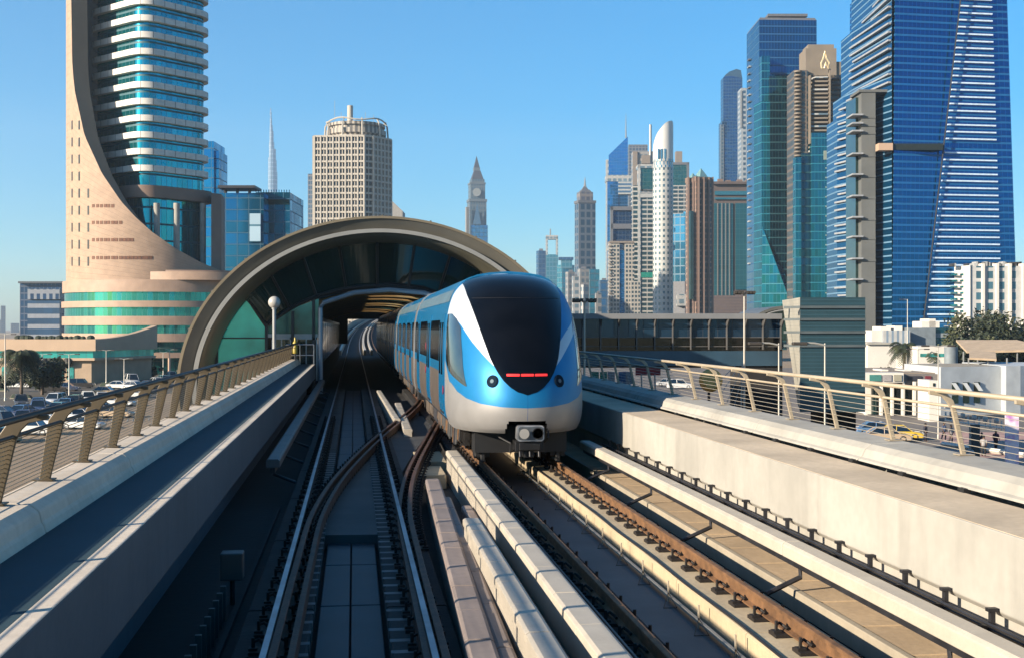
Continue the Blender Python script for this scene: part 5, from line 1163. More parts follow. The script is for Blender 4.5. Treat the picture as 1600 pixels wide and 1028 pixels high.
# R3 dark blue glass tower
t = T('chamfered_glass_tower', 'tall dark teal-blue glass tower with chamfered roof corner and a bright reflection built as a lower facet', 600, 1215)
tb = facade('ocean_glass', (.003, .085, .19), (.015, .11, .25), fh=3.9, mw=1.5, hf=.16, vf=.06, gm=.85, gr=.09, var=.22, tilt=.012)
tb2 = facade('dark_teal_glass', (.004, .055, .085), (.008, .07, .085), fh=3.9, mw=1.5, hf=.16, vf=.06, gm=.85, gr=.1, var=.5, tilt=.02)
tb3 = facade('bright_teal_glass', (.006, .135, .18), (.01, .2, .28), fh=3.9, mw=1.5, hf=.12, vf=.05, gm=.85, gr=.1, var=.4, tilt=.02)
pl = [(t.x(1188), 3), (t.x(1276, 4), 4), (t.x(1276, 4), 34), (t.x(1172, 25), 34), (t.x(1172, 25), 25)]
a = MB(); a.prism(pl, 0, t.z(29)); t.build(a, 'glass_wall', tb)
a = MB(); a.prism([(x, y) for x, y in pl], t.z(29), t.z(25), taper=[(lerp(x, 4, .05), lerp(y, 16, .05)) for x, y in pl]); t.build(a, 'roof_edge', MC['spt_grey'])
t.rect('roof_screen', MC['spt_grey'], 1200, 1262, 22, 26, d0=6, d1=20)
t.rect('front_volume', tb2, 1202, 1243, 119, d0=-3, d1=4); t.rect('side_volume', tb3, 1190, 1203, 88, 162, d0=-2.5, d1=4)
a = MB(); a.prism([(t.x(1178, 8), 8), (t.x(1190, -3), -3), (t.x(1203, -3), -3.02), (t.x(1203, 5), 5)], 0, t.z(160)); t.build(a, 'side_volume', tb3)
a = MB(); zb_ = 0; a.add([(t.x(1190, -4), -3.2, t.z(520)), (t.x(1250, -6), -9.5, t.z(520)), (t.x(1238, -4), -5, t.z(450)), (t.x(1214, -3), -3.2, t.z(410)), (t.x(1191, -3), -3.2, t.z(355))], [(0, 1, 2, 3, 4)], [[(0, 0), (16, 0), (12, 18), (6, 29), (0, 43)]]); t.build(a, 'reflection_facet', tb3)  # added facet in brighter glass, shaped after a reflection
for k in range(30): t.rect('side_fin', MC['far_white'] if k % 2 else MC['spt_grey'], 1170, 1173, 92+k*11, 94+k*11, d0=24, d1=28)
# R2 ornate beige tower
t = T('ornate_beige_tower', 'ornate beige tower with stacked balconies, flame emblem and teal glass base', 560, 1288)
ob = mat('ornate_beige', (.40, .33, .25), .75, var=.1, scale=.15); obd = facade('balcony_dark', (.03, .05, .06), (.17, .14, .12), fh=3.5, mw=2.5, hf=.3, vf=.3, gm=.3, gr=.3, var=.5)
t.rect('roof_box', ob, 1259, 1307, 76, 140, d0=5, d1=18); t.rect('roof_box', ob, 1263, 1303, 70, 76, d0=6, d1=17); t.rect('roof_step', ob, 1290, 1320, 97, 140, d0=6, d1=18)
t.rect('wall', obd, 1241, 1262, 110, d0=3, d1=18); t.rect('wall', obd, 1258, 1335, 118, d0=5, d1=25)
for k in range(23):
    y = 112+k*6.0
    a = MB(); w_ = 7.4; xc_ = t.x(1248.5, 1); zz_ = t.z(y); a.lathe([(1.7, 0), (1.85, .15), (1.85, .75), (1.6, .75)], (xc_, 3, zz_), 14); t.build(a, 'balcony', ob, auto=40)
for k in range(21):
    y = 122+k*6.4; x0_ = 1268+max(0, (6-k))*1.2
    a = MB(); a.prism([(t.x(x0_-6, 2), 5), (t.x(x0_, 0), .8), (t.x(1294, 0), .2), (t.x(1298, 2), 5)], t.z(y), t.z(y)+.75); t.build(a, 'balcony', ob if k % 3 else MC['far_white'])
for k in range(14):
    y = 122+k*8; t.rect('balcony', mat('shaded_rail', (.12, .10, .09), .7), 1299, 1334-(k % 2)*3, y, y+2.2, d0=3.2, d1=5)
for px in (1297, 1266): t.rect('corner_pier', ob, px-1, px+1, 108 if px > 1290 else 118, 225, d0=-.5, d1=2)
for z0_ in (0,):
    a = MB(); pts = [(1284, 108), (1283, 100), (1286, 94), (1289, 82), (1291, 92), (1296, 100), (1294, 108), (1290, 99), (1288, 108), (1284, 108)]
    a.tube([(t.x(px, -1), -1, t.z(y)) for px, y in pts], .42, 6); t.build(a, 'flame_emblem', mat('pale_gold', (.6, .50, .30), .4, .4))
t.rect('teal_glass', tb3, 1268, 1300, 208, d0=-1.5, d1=5); t.rect('teal_glass', tb2, 1300, 1310, 200, d0=0, d1=5); t.rect('teal_glass', tb3, 1243, 1252, 246, d0=-1, d1=4); t.rect('dark_glass', tb2, 1252, 1268, 240, d0=.5, d1=5)
t.rect('white_panel', mat('pale_panel', (.42, .5, .42), .6), 1287, 1294, 236, 250, d0=-1.9, d1=-1.4)
for k in range(14): t.rect('panel_light', MC['pale_panel'], 1290, 1292.5, 262+k*15, 264+k*15, d0=-1.9, d1=-1.4)
# R1 big blue tower
t = T('giant_blue_tower', 'giant royal blue glass tower with white horizontal fins at the right', 335, 1450)
rb = facade('royal_glass', (.002, .09, .26), (.004, .15, .40), fh=1.94, mw=1.45, hf=.28, vf=.04, gm=.88, gr=.10, var=.10, tilt=.006, big=.15)
lb_ = facade('louvre_glass', (.005, .085, .20), (.14, .28, .42), fh=1.9, mw=40, hf=.22, vf=0, gm=.75, gr=.15, var=.3)
finm = mat('white_fin', (.62, .64, .66), .5, .1); zt = t.z(-60)
X = lambda px, d=0.: t.x(px, d)
a = MB(); a.prism([(X(1394), 0), (X(1592, 6), 6), (X(1592, 6), 45), (X(1394, 0), 45)], 0, zt, taper=[(X(1399), 0), (X(1572, 6), 6), (X(1572, 6), 45), (X(1399, 0), 45)]); t.build(a, 'front_glass', rb)
for x0, yt in ((1357, -60), (1331, 50), (1318, 150), (1308, 186)):
    d = 30; a = MB(); a.prism([(X(x0, d), d), (X(1393.5, .2), .2), (X(1393.5, .2), 40), (X(x0, d), 42)], 0, t.z(yt, d) if yt > 0 else zt); t.build(a, 'louvred_side', lb_)
def edge_x(y): return lerp(1500, 1443, y/498.) if y > 0 else 1500-y*.114
for k in range(47):
    y = -6+k*11.05
    if 218 < y < 236: continue
    x1 = lerp(1549, 1566, y/498.); xa_ = edge_x(y)+4; ya_ = 6*(xa_-1394)/198.; yb_ = 6*(x1-1394)/198.; a = MB(); a.prism([(X(xa_, 2), ya_-.3), (X(x1, 5), yb_-.3), (X(x1, 5), yb_+.6), (X(xa_, 2), ya_+.6)], t.z(y+1.0), t.z(y-1.3)); t.build(a, 'fin', mat('pale_blue_fin', (1.3, 1.6, 1.9), .5, .1))
a = MB()
for y in range(-60, 500, 20):
    a.tube([(X(edge_x(y), 1.5), 1.2, t.z(y)), (X(edge_x(y+20), 1.5), 1.2, t.z(y+20))], .22, 5)
t.build(a, 'diagonal_seam', steel_d)
random.seed(9)
for k in range(38):
    y = 8+k*12.6; x0 = interp([(0, 1357), (50, 1333), (140, 1331), (150, 1318), (186, 1309), (600, 1309)], y); x1 = 1392 if (y < 150) else 1345
    xa = x0-1.5+random.choice((0, 0, 5)); f = lambda px: 30*(1393-px)/(1393-x0)
    da = 30*(1393-xa)/(1393-x0); db_ = 30*(1393-x1)/(1393-x0); zf = EYE-GZ+(HY-y)*(335+15)/F
    a = MB(); p0 = Vector((X(xa, da), da-.2)); p1 = Vector((X(x1, db_), db_-.2)); d_ = (p1-p0).normalized(); nrm = Vector((d_.y, -d_.x))*.9
    a.prism([tuple(p0), tuple(p0+nrm), tuple(p1+nrm), tuple(p1)], zf, zf+.5); t.build(a, 'fin', finm)
a = MB(); a.box(X(1346, 3), X(1368, 3), 3, 14, 0, t.z(150, 8)); t.build(a, 'concrete_pier', mat('grey_concrete_tower', (.24, .25, .24), .85, var=.12, scale=.1, fine=.1))
a = MB(); a.box(X(1337, 6), X(1347, 6), 6, 16, 0, t.z(155, 8)); t.build(a, 'dark_recess', darkg)
a = MB(); a.box(X(1342, 3), X(1392, 3), 2.7, 12, t.z(150, 8), t.z(146, 8)); t.build(a, 'roof_slab', MC['grey_concrete_tower'])
for y in (183, 196, 208, 243, 275, 308, 341, 371, 405, 437): a = MB(); a.box(X(1331, 2.5), X(1348, 2.5), 1.8, 8, t.z(y+1.6, 6), t.z(y-.8, 6)); t.build(a, 'balcony_slab', finm); a = MB(); a.box(X(1346, 2.8), X(1368.4, 2.8), 2.8, 8, t.z(y+5, 6), t.z(y+2, 6)); t.build(a, 'shadow_joint', MC['grey_concrete_tower'])
a = MB(); a.box(X(1368, 2), X(1393.3, 0), -1, 2, t.z(236), t.z(225)); t.build(a, 'stone_band', beige); a = MB(); a.box(X(1393.5), X(1473), -.3, 1.6, t.z(235), t.z(225)); t.build(a, 'dark_band', mat('olive_dark', (.05, .065, .06), .4, .3))
# ---------------- right foreground: footbridge, tower clad in metal ----------------
brd = T('station_footbridge', 'long enclosed footbridge with dark glass and white roof edge behind the train', 78, 1060)
d0 = 0
def bx(nm, m, x0, x1, yt, yb, a0, a1, bev=0): 
    a = MB(); a.box(brd.x(x0, a0), brd.x(x1, a0), a0, a1, brd.z(yb, a0), brd.z(yt, a0)); return brd.build(a, nm, m, bevel=bev)
bgm = facade('bridge_glass', (.012, .035, .07), (.02, .03, .045), fh=20, mw=.95, hf=0, vf=.04, gm=.6, gr=.1, var=.5, big=.3)
bx('roof', mat('bridge_white', (.36, .37, .38), .5, .1, var=.06), 820, 1222, 490, 498.5, -.4, 5.4); bx('upper_glass', bgm, 820, 1222, 498.5, 527, 0, 5); bx('lower_glass', mat('bridge_dark', (.012, .012, .012), .12, .2, var=.4, scale=.6), 820, 1222, 527, 548, .15, 4.9); bx('base_panel', mat('bridge_panel', (.03, .065, .10), .35, .4, var=.15, scale=.5), 820, 1222, 548, 571, -.1, 5.1)
bx('soffit', steel_d, 820, 1222, 571, 574, .4, 4.6)
for k in range(14):
    px = 854+k*28.2; bx('bracket', mat('bracket_grey', (.25, .24, .23), .5, .3), px-.8, px+.8, 498.5, 546, -.25, .0); a = MB(); a.add([(brd.x(px-.9), -.9, brd.z(499)), (brd.x(px+.9), -.9, brd.z(499)), (brd.x(px+.9), -.05, brd.z(514)), (brd.x(px-.9), -.05, brd.z(514)), (brd.x(px-.9), -.05, brd.z(499)), (brd.x(px+.9), -.05, brd.z(499))], [(0, 1, 2, 3), (0, 3, 4), (1, 5, 2), (0, 4, 5, 1)]); brd.build(a, 'strut', MC['bracket_grey'])
for y in (527, 541): bx('transom', MC['bracket_grey'], 820, 1222, y-.5, y+.5, -.06, .1)
cl = T('metal_clad_block', 'tall block clad in ribbed grey metal with a bright narrow side', 70, 1287)
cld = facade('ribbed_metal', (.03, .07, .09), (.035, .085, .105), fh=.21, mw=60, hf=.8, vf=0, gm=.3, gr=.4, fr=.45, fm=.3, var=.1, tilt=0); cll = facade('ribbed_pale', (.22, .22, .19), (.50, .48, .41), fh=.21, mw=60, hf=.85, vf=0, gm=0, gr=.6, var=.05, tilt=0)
X2 = lambda px, d=0.: cl.x(px, d)
nearD = -1.6
pA, pB, pC, pD = (X2(1222, 6), 6), (X2(1250, nearD), nearD), (X2(1352, nearD), nearD), (X2(1352, 5), 5)
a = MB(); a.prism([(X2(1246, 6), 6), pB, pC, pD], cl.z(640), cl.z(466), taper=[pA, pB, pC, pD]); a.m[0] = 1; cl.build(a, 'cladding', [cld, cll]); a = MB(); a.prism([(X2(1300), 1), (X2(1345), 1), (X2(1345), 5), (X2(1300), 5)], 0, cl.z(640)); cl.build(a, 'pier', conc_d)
a = MB(); a.prism([(X2(1238), .5), (X2(1262), -.5), (X2(1262), 3), (X2(1238), 3)], 0, cl.z(700)+.02); cl.build(a, 'pier', conc_w)
for y in (480, 499, 519, 540):
    a = MB(); z = cl.z(y, nearD); a.prism([(pB[0]-.0, pB[1]-.12), (pC[0], pC[1]-.12), (pC[0], pC[1]+.1), (pB[0], pB[1]+.1)], z-.07, z+.07); a.prism([(pB[0]-.75, pB[1]+.75), (pB[0]-.02, pB[1]-.14), (pB[0]+.05, pB[1]+.2), (pB[0]-.6, pB[1]+1.1)], z-.07, z+.07); cl.build(a, 'louvre', mat('louvre_grey', (.20, .24, .25), .45, .3))
# second station shell peeking above the bridge
t = T('station_wing_roof', 'small curved shell roof peeking between the footbridge and the clad block', 90, 1215)
a = MB(); ps = []
for i in range(17): q = R(90+90*i/16); ps.append((t.x(1232)+t.D*.0305*math.cos(q)*1.05, t.z(512)+1.62*math.sin(q)))
vs = []; 
for x, z in ps: vs += [(x, 0, z), (x, 9, z), (x+.0, 0, z-.22), (x, 9, z-.22)]
fs = []
for i in range(16): o = 4*i; fs += [(o, o+4, o+5, o+1), (o, o+2, o+6, o+4), (o+2, o+3, o+7, o+6)]
a.add(vs, fs); t.build(a, 'roof_shell', mat('shell_dark', (.12, .115, .10), .4, .4))
a = MB(); a.tube([(x+.12, -.06, z-.3) for x, z in ps], .06, 6); t.build(a, 'white_rim', whitem); a = MB(); a.add([(x, .5, z-.2) for x, z in ps]+[(ps[0][0], .5, ps[-1][1]-1)], [tuple(range(18))]); t.build(a, 'glass', darkg)
a = MB(); a.box(ps[-1][0], ps[0][0], 2, 8, 0, ps[-1][1]); t.build(a, 'support', conc_d)
# lamp posts on the street side
for px, D, y, lb, b in ((1163, 72, 458, 'tall twin-head lamp post in front of the footbridge', 2), (913, 62, 470, 'lamp post between the train nose and the footbridge', 2)):
    l_ = lamp(px, D, y, lb, b, r=.075, al=.32)
    for k in range(3):
        for s_ in (-1, 1): a = MB(); a.obox((s_*(.14+.2*k), -.12, EYE-GZ+(HY-y)*D/F+.03), (.16, .3, .16)); a.build('floodlight', MC['lamp_head'], l_)
for px, D, y, lb in ((1289, 60, 536, 'single-arm lamp post standing before the ribbed metal block'), (1217, 64, 536, 'single-arm lamp post beside the footbridge end')):
    lamp(px, D, y, lb, 1, r=.06)
lamp(1418, 250, 468, 'distant thin lamp post before the giant blue tower', 1, r=.12); lamp(1466, 118, 540, 'slim lamp post rising in front of the pale low building', 2, r=.07); lamp(1434, 170, 545, 'lamp post beside the palms on the right', 2, r=.1)
# ---------------- right street level ----------------
a = MB(); a.add([G(880, 60, GZ+.008), G(1700, 60, GZ+.008), G(1900, 330, GZ+.008), G(860, 330, GZ+.008)], [(0, 1, 2, 3)]); tag(a.build('road', asphalt), kind='structure')
a = MB(); a.add([G(1480, 88, GZ+.016), G(1750, 88, GZ+.016), G(1750, 126, GZ+.016), G(1466, 126, GZ+.016)], [(0, 1, 2, 3)]); tag(a.build('paved_plaza', mat('pink_paving', (.85, .52, .43), .85, var=.2, scale=.3, fine=.3)), kind='structure')
a = MB()
for k in range(9):
    q = [P(1180, 512, 92+k*3.2)]; a.obox((q[0].x, q[0].y, GZ+.02), (.18, 2.0, .006), rz=-YAW)
for D_ in (98, 116, 140, 175):
    p0, p1 = P(1000, 512, D_), P(1460, 512, D_+2); c = (p0+p1)/2; a.obox((c.x, c.y, GZ+.021), ((p1-p0).length, .16, .006), rz=math.atan2(p1.y-p0.y, p1.x-p0.x))
tag(a.build('road_markings', MC['road_white']), kind='structure')
# white hotel
t = T('white_hotel', 'white slab hotel with columns of blue windows at the right edge', 330, 1545)
wh = facade('hotel_front', (.05, .12, .16), (.62, .62, .60), fh=2.9, mw=3.1, hf=.32, vf=.52, gm=.4, gr=.2, var=.5); wm_ = mat('hotel_white', (1.25, 1.18, 1.05), .75, var=.05, scale=.2)
t.rect('front_wall', wh, 1516, 1640, 416, d0=0, d1=16); a = MB(); a.prism([(t.x(1480, 12), 12), (t.x(1516, -.5), -.5), (t.x(1516, 3), 3), (t.x(1480, 20), 20)], 0, t.z(415)); t.build(a, 'side_wall', wm_)
for px in (1537, 1559, 1579, 1600): t.rect('stair_column', wm_, px-2, px+2, 412, d0=-.8, d1=2)
random.seed(2)
for k in range(26): px = random.uniform(1486, 1600); t.rect('roof_unit', MC['far_white'] if k % 2 else MC['grey_case'], px-1.5, px+1.5, 412-random.uniform(0, 3), 416, d0=3, d1=6)
for k in range(8):
    y = 428+k*9.5
    for px in (1489, 1499): a = MB(); a.box(t.x(px-1.2, 6), t.x(px+1.2, 6), 3, 9, t.z(y+3, 5), t.z(y, 5)); t.build(a, 'side_window', MC['mid_glass'])
# low white buildings in the mid-ground
t = T('low_white_building', 'low white building with ribbed front beyond the car park on the right', 300, 1430)
t.rect('wall', wm_, 1362, 1405, 516, d0=0, d1=14); t.rect('ribbed_wall', facade('ribs_white', (.15, .2, .25), (.6, .6, .58), fh=30, mw=1.3, hf=.0, vf=.6, gm=.1, gr=.4), 1380, 1422, 516, 540, d0=-1, d1=5); t.rect('grey_wing', mat('grey_wing', (.30, .36, .40), .6), 1420, 1462, 512, d0=2, d1=16); t.rect('glass_wing', facade('dk_wing', (.01, .07, .10), (.3, .34, .36), fh=4.2, mw=60, hf=.25, vf=0, gm=.6, gr=.2), 1462, 1500, 512, d0=3, d1=16)
for x0, x1, y in ((1376, 1392, 510), (1440, 1468, 502), (1452, 1462, 498), (1490, 1497, 509), (1398, 1410, 509)): t.rect('roof_unit', wm_, x0, x1, y, 516, d0=5, d1=12)
t = T('low_shed', 'low white shed with small roof fittings behind the left palms', 230, 1380); t.rect('wall', wm_, 1356, 1396, 538, d0=0, d1=10); t.rect('roof', conc_w, 1355, 1397, 535, 538, d0=-.5, d1=11)
t = T('cream_annex', 'cream single-storey building with round end under the big tree', 210, 1470); t.rect('wall', wm_, 1434, 1486, 541, d0=0, d1=12); t.cyl('round_end', MC['grey_wing'], 1478, 1500, 542, d0=-1); t.rect('windows', tealw, 1438, 1476, 552, 557, d0=-.1, d1=.2)
# carports
t = T('carport_canopy', 'large sand-coloured carport roof on slim posts', 185, 1555)
a = MB(); x0, x1 = t.x(1503), t.x(1640); a.add([(x0, -2, t.z(548)), (x1, -2, t.z(545)), (x1, 12, t.z(532)), (x0+3.5, 12, t.z(532)), (x0, -2, t.z(548)-.3), (x1, -2, t.z(545)-.3), (x1, 12, t.z(532)-.3), (x0+3.5, 12, t.z(532)-.3)], [(0, 1, 2, 3), (4, 7, 6, 5), (0, 4, 5, 1), (0, 3, 7, 4)]); t.build(a, 'roof', mat('sand_roof', (1.0, .74, .48), .85))
for px in (1506, 1528, 1556, 1590): t.rect('post', spir, px-.5, px+.5, 549, d0=-1.8, d1=-1.5)
t = T('small_canopy', 'smaller sand-coloured canopy in front of the large carport', 160, 1540)
a = MB(); x0, x1 = t.x(1510), t.x(1588); a.add([(x0, -1, t.z(558)), (x1-3, -1, t.z(560)), (x1, 7, t.z(550)), (x0+3, 7, t.z(549)), (x0, -1, t.z(558)-.25), (x1-3, -1, t.z(560)-.25), (x1, 7, t.z(550)-.25), (x0+3, 7, t.z(549)-.25)], [(0, 1, 2, 3), (4, 7, 6, 5), (0, 4, 5, 1), (1, 5, 6, 2), (0, 3, 7, 4)]); t.build(a, 'roof', MC['sand_roof'])
for px in (1514, 1544, 1574): t.rect('post', spir, px-.5, px+.5, 559, d0=-.5, d1=-.2)
# pale building with triangular-shaded windows
t = T('pale_modern_building', 'pale grey flat-roofed building with angular shaded windows', 150, 1560)
pg = facade('pale_panels', (.25, .28, .30), (.62, .66, .68), fh=1.9, mw=1.5, hf=.985, vf=.985, gm=0, gr=.6, fr=.65, var=.05, tilt=0)
a = MB(); xL, xR = t.x(1470), t.x(1660, 6); a.prism([(xL, 0), (t.x(1572, 3), 3), (t.x(1572, 3), 16), (xL, 14)], 0, t.z(573)); t.build(a, 'wall', pg)
a = MB(); a.prism([(t.x(1572, 1), 1), (t.x(1597, 1), 1.5), (xR, 5), (xR, 18), (t.x(1572, 3), 18)], 0, t.z(573)+.1); t.build(a, 'wing_wall', pg)
a = MB(); a.prism([(xL+.4, .5), (t.x(1570, 3), 3.4), (xR, 6), (xR, 17), (xL+.4, 13)], t.z(573)-.3, t.z(573)+.02); t.build(a, 'roof', conc)
for k, px in enumerate((1491, 1508, 1525)):
    dd_ = (px-1470)/102*3; a = MB(); a.box(t.x(px-5, dd_), t.x(px+6, dd_), dd_-.12, dd_+.3, t.z(613), t.z(597)); w_ = t.build(a, 'window', darkg)
    a = MB(); a.box(t.x(px-5, dd_), t.x(px+6, dd_), dd_-.12, dd_+.3, t.z(630), t.z(617)); t.build(a, 'window', darkg)
    a = MB(); x_ = t.x(px, dd_); a.add([(x_-.4, dd_-.3, t.z(598)), (x_+.1, dd_-.3, t.z(598)), (x_+.8, dd_-.3, t.z(611)), (x_+.3, dd_-.3, t.z(611)), (x_-.4, dd_-.1, t.z(598)), (x_+.1, dd_-.1, t.z(598)), (x_+.8, dd_-.1, t.z(611)), (x_+.3, dd_-.1, t.z(611))], [(0, 1, 2, 3), (4, 7, 6, 5), (0, 4, 5, 1), (1, 5, 6, 2), (3, 2, 6, 7), (0, 3, 7, 4)]); t.build(a, 'sun_shade', pg)
t = T('white_kiosk', 'small white cube building between the shops and the pale building', 140, 1455); t.rect('wall', wm_, 1452, 1466, 594, d0=0, d1=4); t.rect('window', darkg, 1458, 1461, 598, 603, d0=-.1, d1=.2)
# row of shops
t = T('shop_row', 'low row of cream shops with shaded fronts and coloured sign panels', 150, 1405)
t.rect('roof', mat('shop_roof', (.5, .40, .3), .9, var=.15, scale=.3), 1352, 1470, 582, 584, d0=2, d1=22); t.rect('wall', wm_, 1354, 1462, 584, d0=2.5, d1=21)
t.rect('fascia', wm_, 1352, 1412, 582, 597, d0=0, d1=2.6); t.rect('fascia', mat('shop_grey', (.30, .27, .25), .7), 1412, 1466, 584, 600, d0=1, d1=3)
for x0, x1, m_ in ((1359, 1377, mat('sign_teal', (.10, .38, .33), .5)), (1380, 1393, mat('sign_white', (.6, .56, .55), .5)), (1397, 1409, mat('sign_cream', (.6, .56, .42), .5))): t.rect('sign_panel', m_, x0, x1, 585, 595, d0=-.15, d1=.1)
for x0, x1, m_ in ((1418, 1440, mat('sign_dark', (.07, .07, .09), .5)), (1446, 1455, mat('sign_red', (.28, .04, .06), .5))): t.rect('sign_panel', m_, x0, x1, 587, 594, d0=.85, d1=1.1)
t.rect('shop_glass', darkg, 1362, 1460, 600, d0=2.2, d1=2.6)
for px in (1354, 1378, 1395, 1412, 1430, 1448): t.rect('pillar', wm_, px-1.5, px+1.5, 596, d0=.2, d1=1)
for x0, x1, y in ((1378, 1388, 573), (1413, 1424, 574), (1440, 1452, 571)): t.rect('roof_unit', wm_, x0, x1, y+4, 583, d0=8, d1=12)
# trees on the right
tree(1546, 240, 13.5, 9.2, 'big rounded dark green tree in front of the white hotel', 70, 120, seed=11, ls=.42, flat=.62, trunk=.2)
tree(1520, 225, 10, 5.5, 'smaller dark tree joined to the left of the big rounded tree', 34, 90, seed=12, ls=.4, flat=.7, trunk=.2); tree(1586, 236, 9.5, 6, 'dark tree at the right edge beside the big rounded tree', 36, 90, seed=13, ls=.4, flat=.7, trunk=.2)
palm(1413, 215, 7.6, 'tall date palm, leftmost of the three near the white buildings', 3.4, 'palms near the white buildings', 44, 21); palm(1430, 220, 6.6, 'middle date palm of the three near the white buildings', 3.0, 'palms near the white buildings', 40, 22); palm(1452, 212, 6.9, 'rightmost date palm of the three near the white buildings', 3.0, 'palms near the white buildings', 40, 23)
tree(1386, 205, 4.4, 2.2, 'small dark round tree by the blue parked cars', 14, 60, seed=14, trunk=.3); palm(1437, 165, 3.0, 'short bushy palm beside the shop roof', 2.2, None, 30, 24)
tree(1364, 280, 7, 4, 'dim tree beside the ribbed block edge', 20, 60, seed=15, trunk=.2)
for px, py, k_, col, rz, lb in ((1362, 566, 'saloon', BLUE, 1.2, 'blue saloon parked beside the ribbed metal block'), (1374, 567, 'saloon', NAVY, 1.2, 'navy saloon second from the ribbed metal block'), (1386, 568, 'suv', BLUE, 1.3, 'blue four-wheel-drive below the small dark round tree'), (1400, 567, 'saloon', BLUE, 1.2, 'bright blue saloon below the left palm'),
    (1412, 566, 'suv', BLK, 1.2, 'black four-wheel-drive below the palms'), (1362, 557, 'saloon', WHITE, 1.3, 'white saloon in the far row by the ribbed block'), (1371, 557, 'saloon', WHITE, 1.3, 'white saloon in the far row, second from the block'), (1381, 558, 'suv', WHITE, 1.3, 'white four-wheel-drive in the far row'), (1424, 560, 'saloon', BLUE, 1.1, 'blue saloon right of the black four-wheel-drive'), (1456, 568, 'saloon', WHITE, 1.3, 'white saloon beside the cream annex'), (1462, 563, 'suv', SILV, 1.3, 'silver four-wheel-drive under the carport edge'),
    (1500, 566, 'saloon', WHITE, 1.3, 'white saloon under the small canopy'), (1520, 567, 'saloon', SILV, 1.3, 'silver saloon under the small canopy')):
    car(px, py, k_, col, rz, lb, 'cars parked on the street side')
for px, py, k_, col, rz, lb in ((1000, 640, 'saloon', WHITE, .9, 'white car on the road seen between dark railing posts'), (1045, 603, 'saloon', SILV, 1.2, 'silver car beyond the red signs'), (1062, 607, 'suv', WHITE, 1.4, 'white four-wheel-drive on the road under the handrail'), (1372, 680, 'saloon', BLUE, 1.3, 'blue car low behind the right railing cables'), (1385, 690, 'saloon', TAN, 1.3, 'tan car nearest the right railing'), (1395, 620, 'suv', WHITE, 1.2, 'white four-wheel-drive in front of the shops'), (1370, 622, 'suv', BLK, 1.2, 'black four-wheel-drive in front of the shops')):
    car(px, py, k_, col, rz, lb, 'cars on the street below')
t = car(1405, 686, 'saloon', (.55, .36, .02), 1.2, 'yellow and white taxi-like car behind the right railing', 'cars on the street below')
# low white wall with lamps
wl = T('white_frame_fence', 'low white frame fence with a row of small globe lamps', 112, 1525)
for k in range(6): px = 1478+k*17.5; dd_ = -k*1.3; wl.rect('post', wm_, px-1, px+1, 643+k*2.7, 657+k*3.0, d0=dd_, d1=dd_+.15)
for y0_, y1_ in ((636, 650), (656, 672)):
    a = MB(); a.tube([(wl.x(1477), .1, wl.z(y0_)), (wl.x(1572, -7.5), -7.4, wl.z(y1_-3, -7.4))], .09, 6); wl.build(a, 'rail', wm_)
for k in range(5): px = 1487+k*17.5; dd_ = -(k+.5)*1.3; a = MB(); a.ball((wl.x(px, dd_), dd_, wl.z(646+k*2.7, dd_)), .22, 6, 1.5); a.tube([(wl.x(px, dd_), dd_, wl.z(650+k*2.7, dd_)), (wl.x(px, dd_), dd_, wl.z(659+k*2.9, dd_))], .04, 5); wl.build(a, 'lamp', MC['milk_glass'])
t = T('white_kerb_wall', 'low white wall running along the edge of the paved plaza', 108, 1530, 'wall'); a = MB(); a.tube([(t.x(1472, 3), 3, .25), (t.x(1600, -7), -7, .25)], .22, 4); t.build(a, 'wall', wm_)
# purple-white advertising pillar
t = T('advert_pillar', 'tall narrow advertising banner in white and purple on the plaza', 92, 1581, 'banner'); a = MB(); a.box(-.5, .5, -.08, .08, .3, 4.2); q = N('purple_banner'); tc = q.n('ShaderNodeTexCoord'); ns = q.n('ShaderNodeTexNoise'); ns.inputs['Scale'].default_value = .9; q.l(tc.outputs['Object'], ns.inputs['Vector']); cr = q.n('ShaderNodeMapRange', i_1=.52, i_2=.66); q.l(ns.outputs[0], cr.inputs[0]); q.l(q.mix(cr.outputs[0], (.55, .5, .55), (.33, .08, .36)), q.b.inputs['Base Color']); t.build(a, 'banner', q.m); a = MB(); a.box(-.55, .55, -.12, .12, 0, .3); t.build(a, 'base', steel_d)
t = T('plaza_pillar', 'dark grey information pillar with a pale post on the plaza', 96, 1521, 'pillar'); a = MB(); a.box(-.2, .45, -.2, .2, 0, 3.2); t.build(a, 'panel', mat('pillar_grey', (.06, .075, .08), .5), bevel=.03); a = MB(); a.box(-.32, -.2, -.1, .1, 0, 3.0); t.build(a, 'post', spir)
for px, h, lb in ((1516, 1.3, 'short pale waste bin beside the information pillar'),):
    t = T('waste_bin', lb, 95, px, 'bin'); a = MB(); a.lathe([(.3, 0), (.32, 1.1), (.2, 1.3)], n=14); t.build(a, 'body', spir, auto=40); a = MB(); a.lathe([(.33, 1.02), (.33, 1.1)], n=14); t.build(a, 'lid', steel_d)
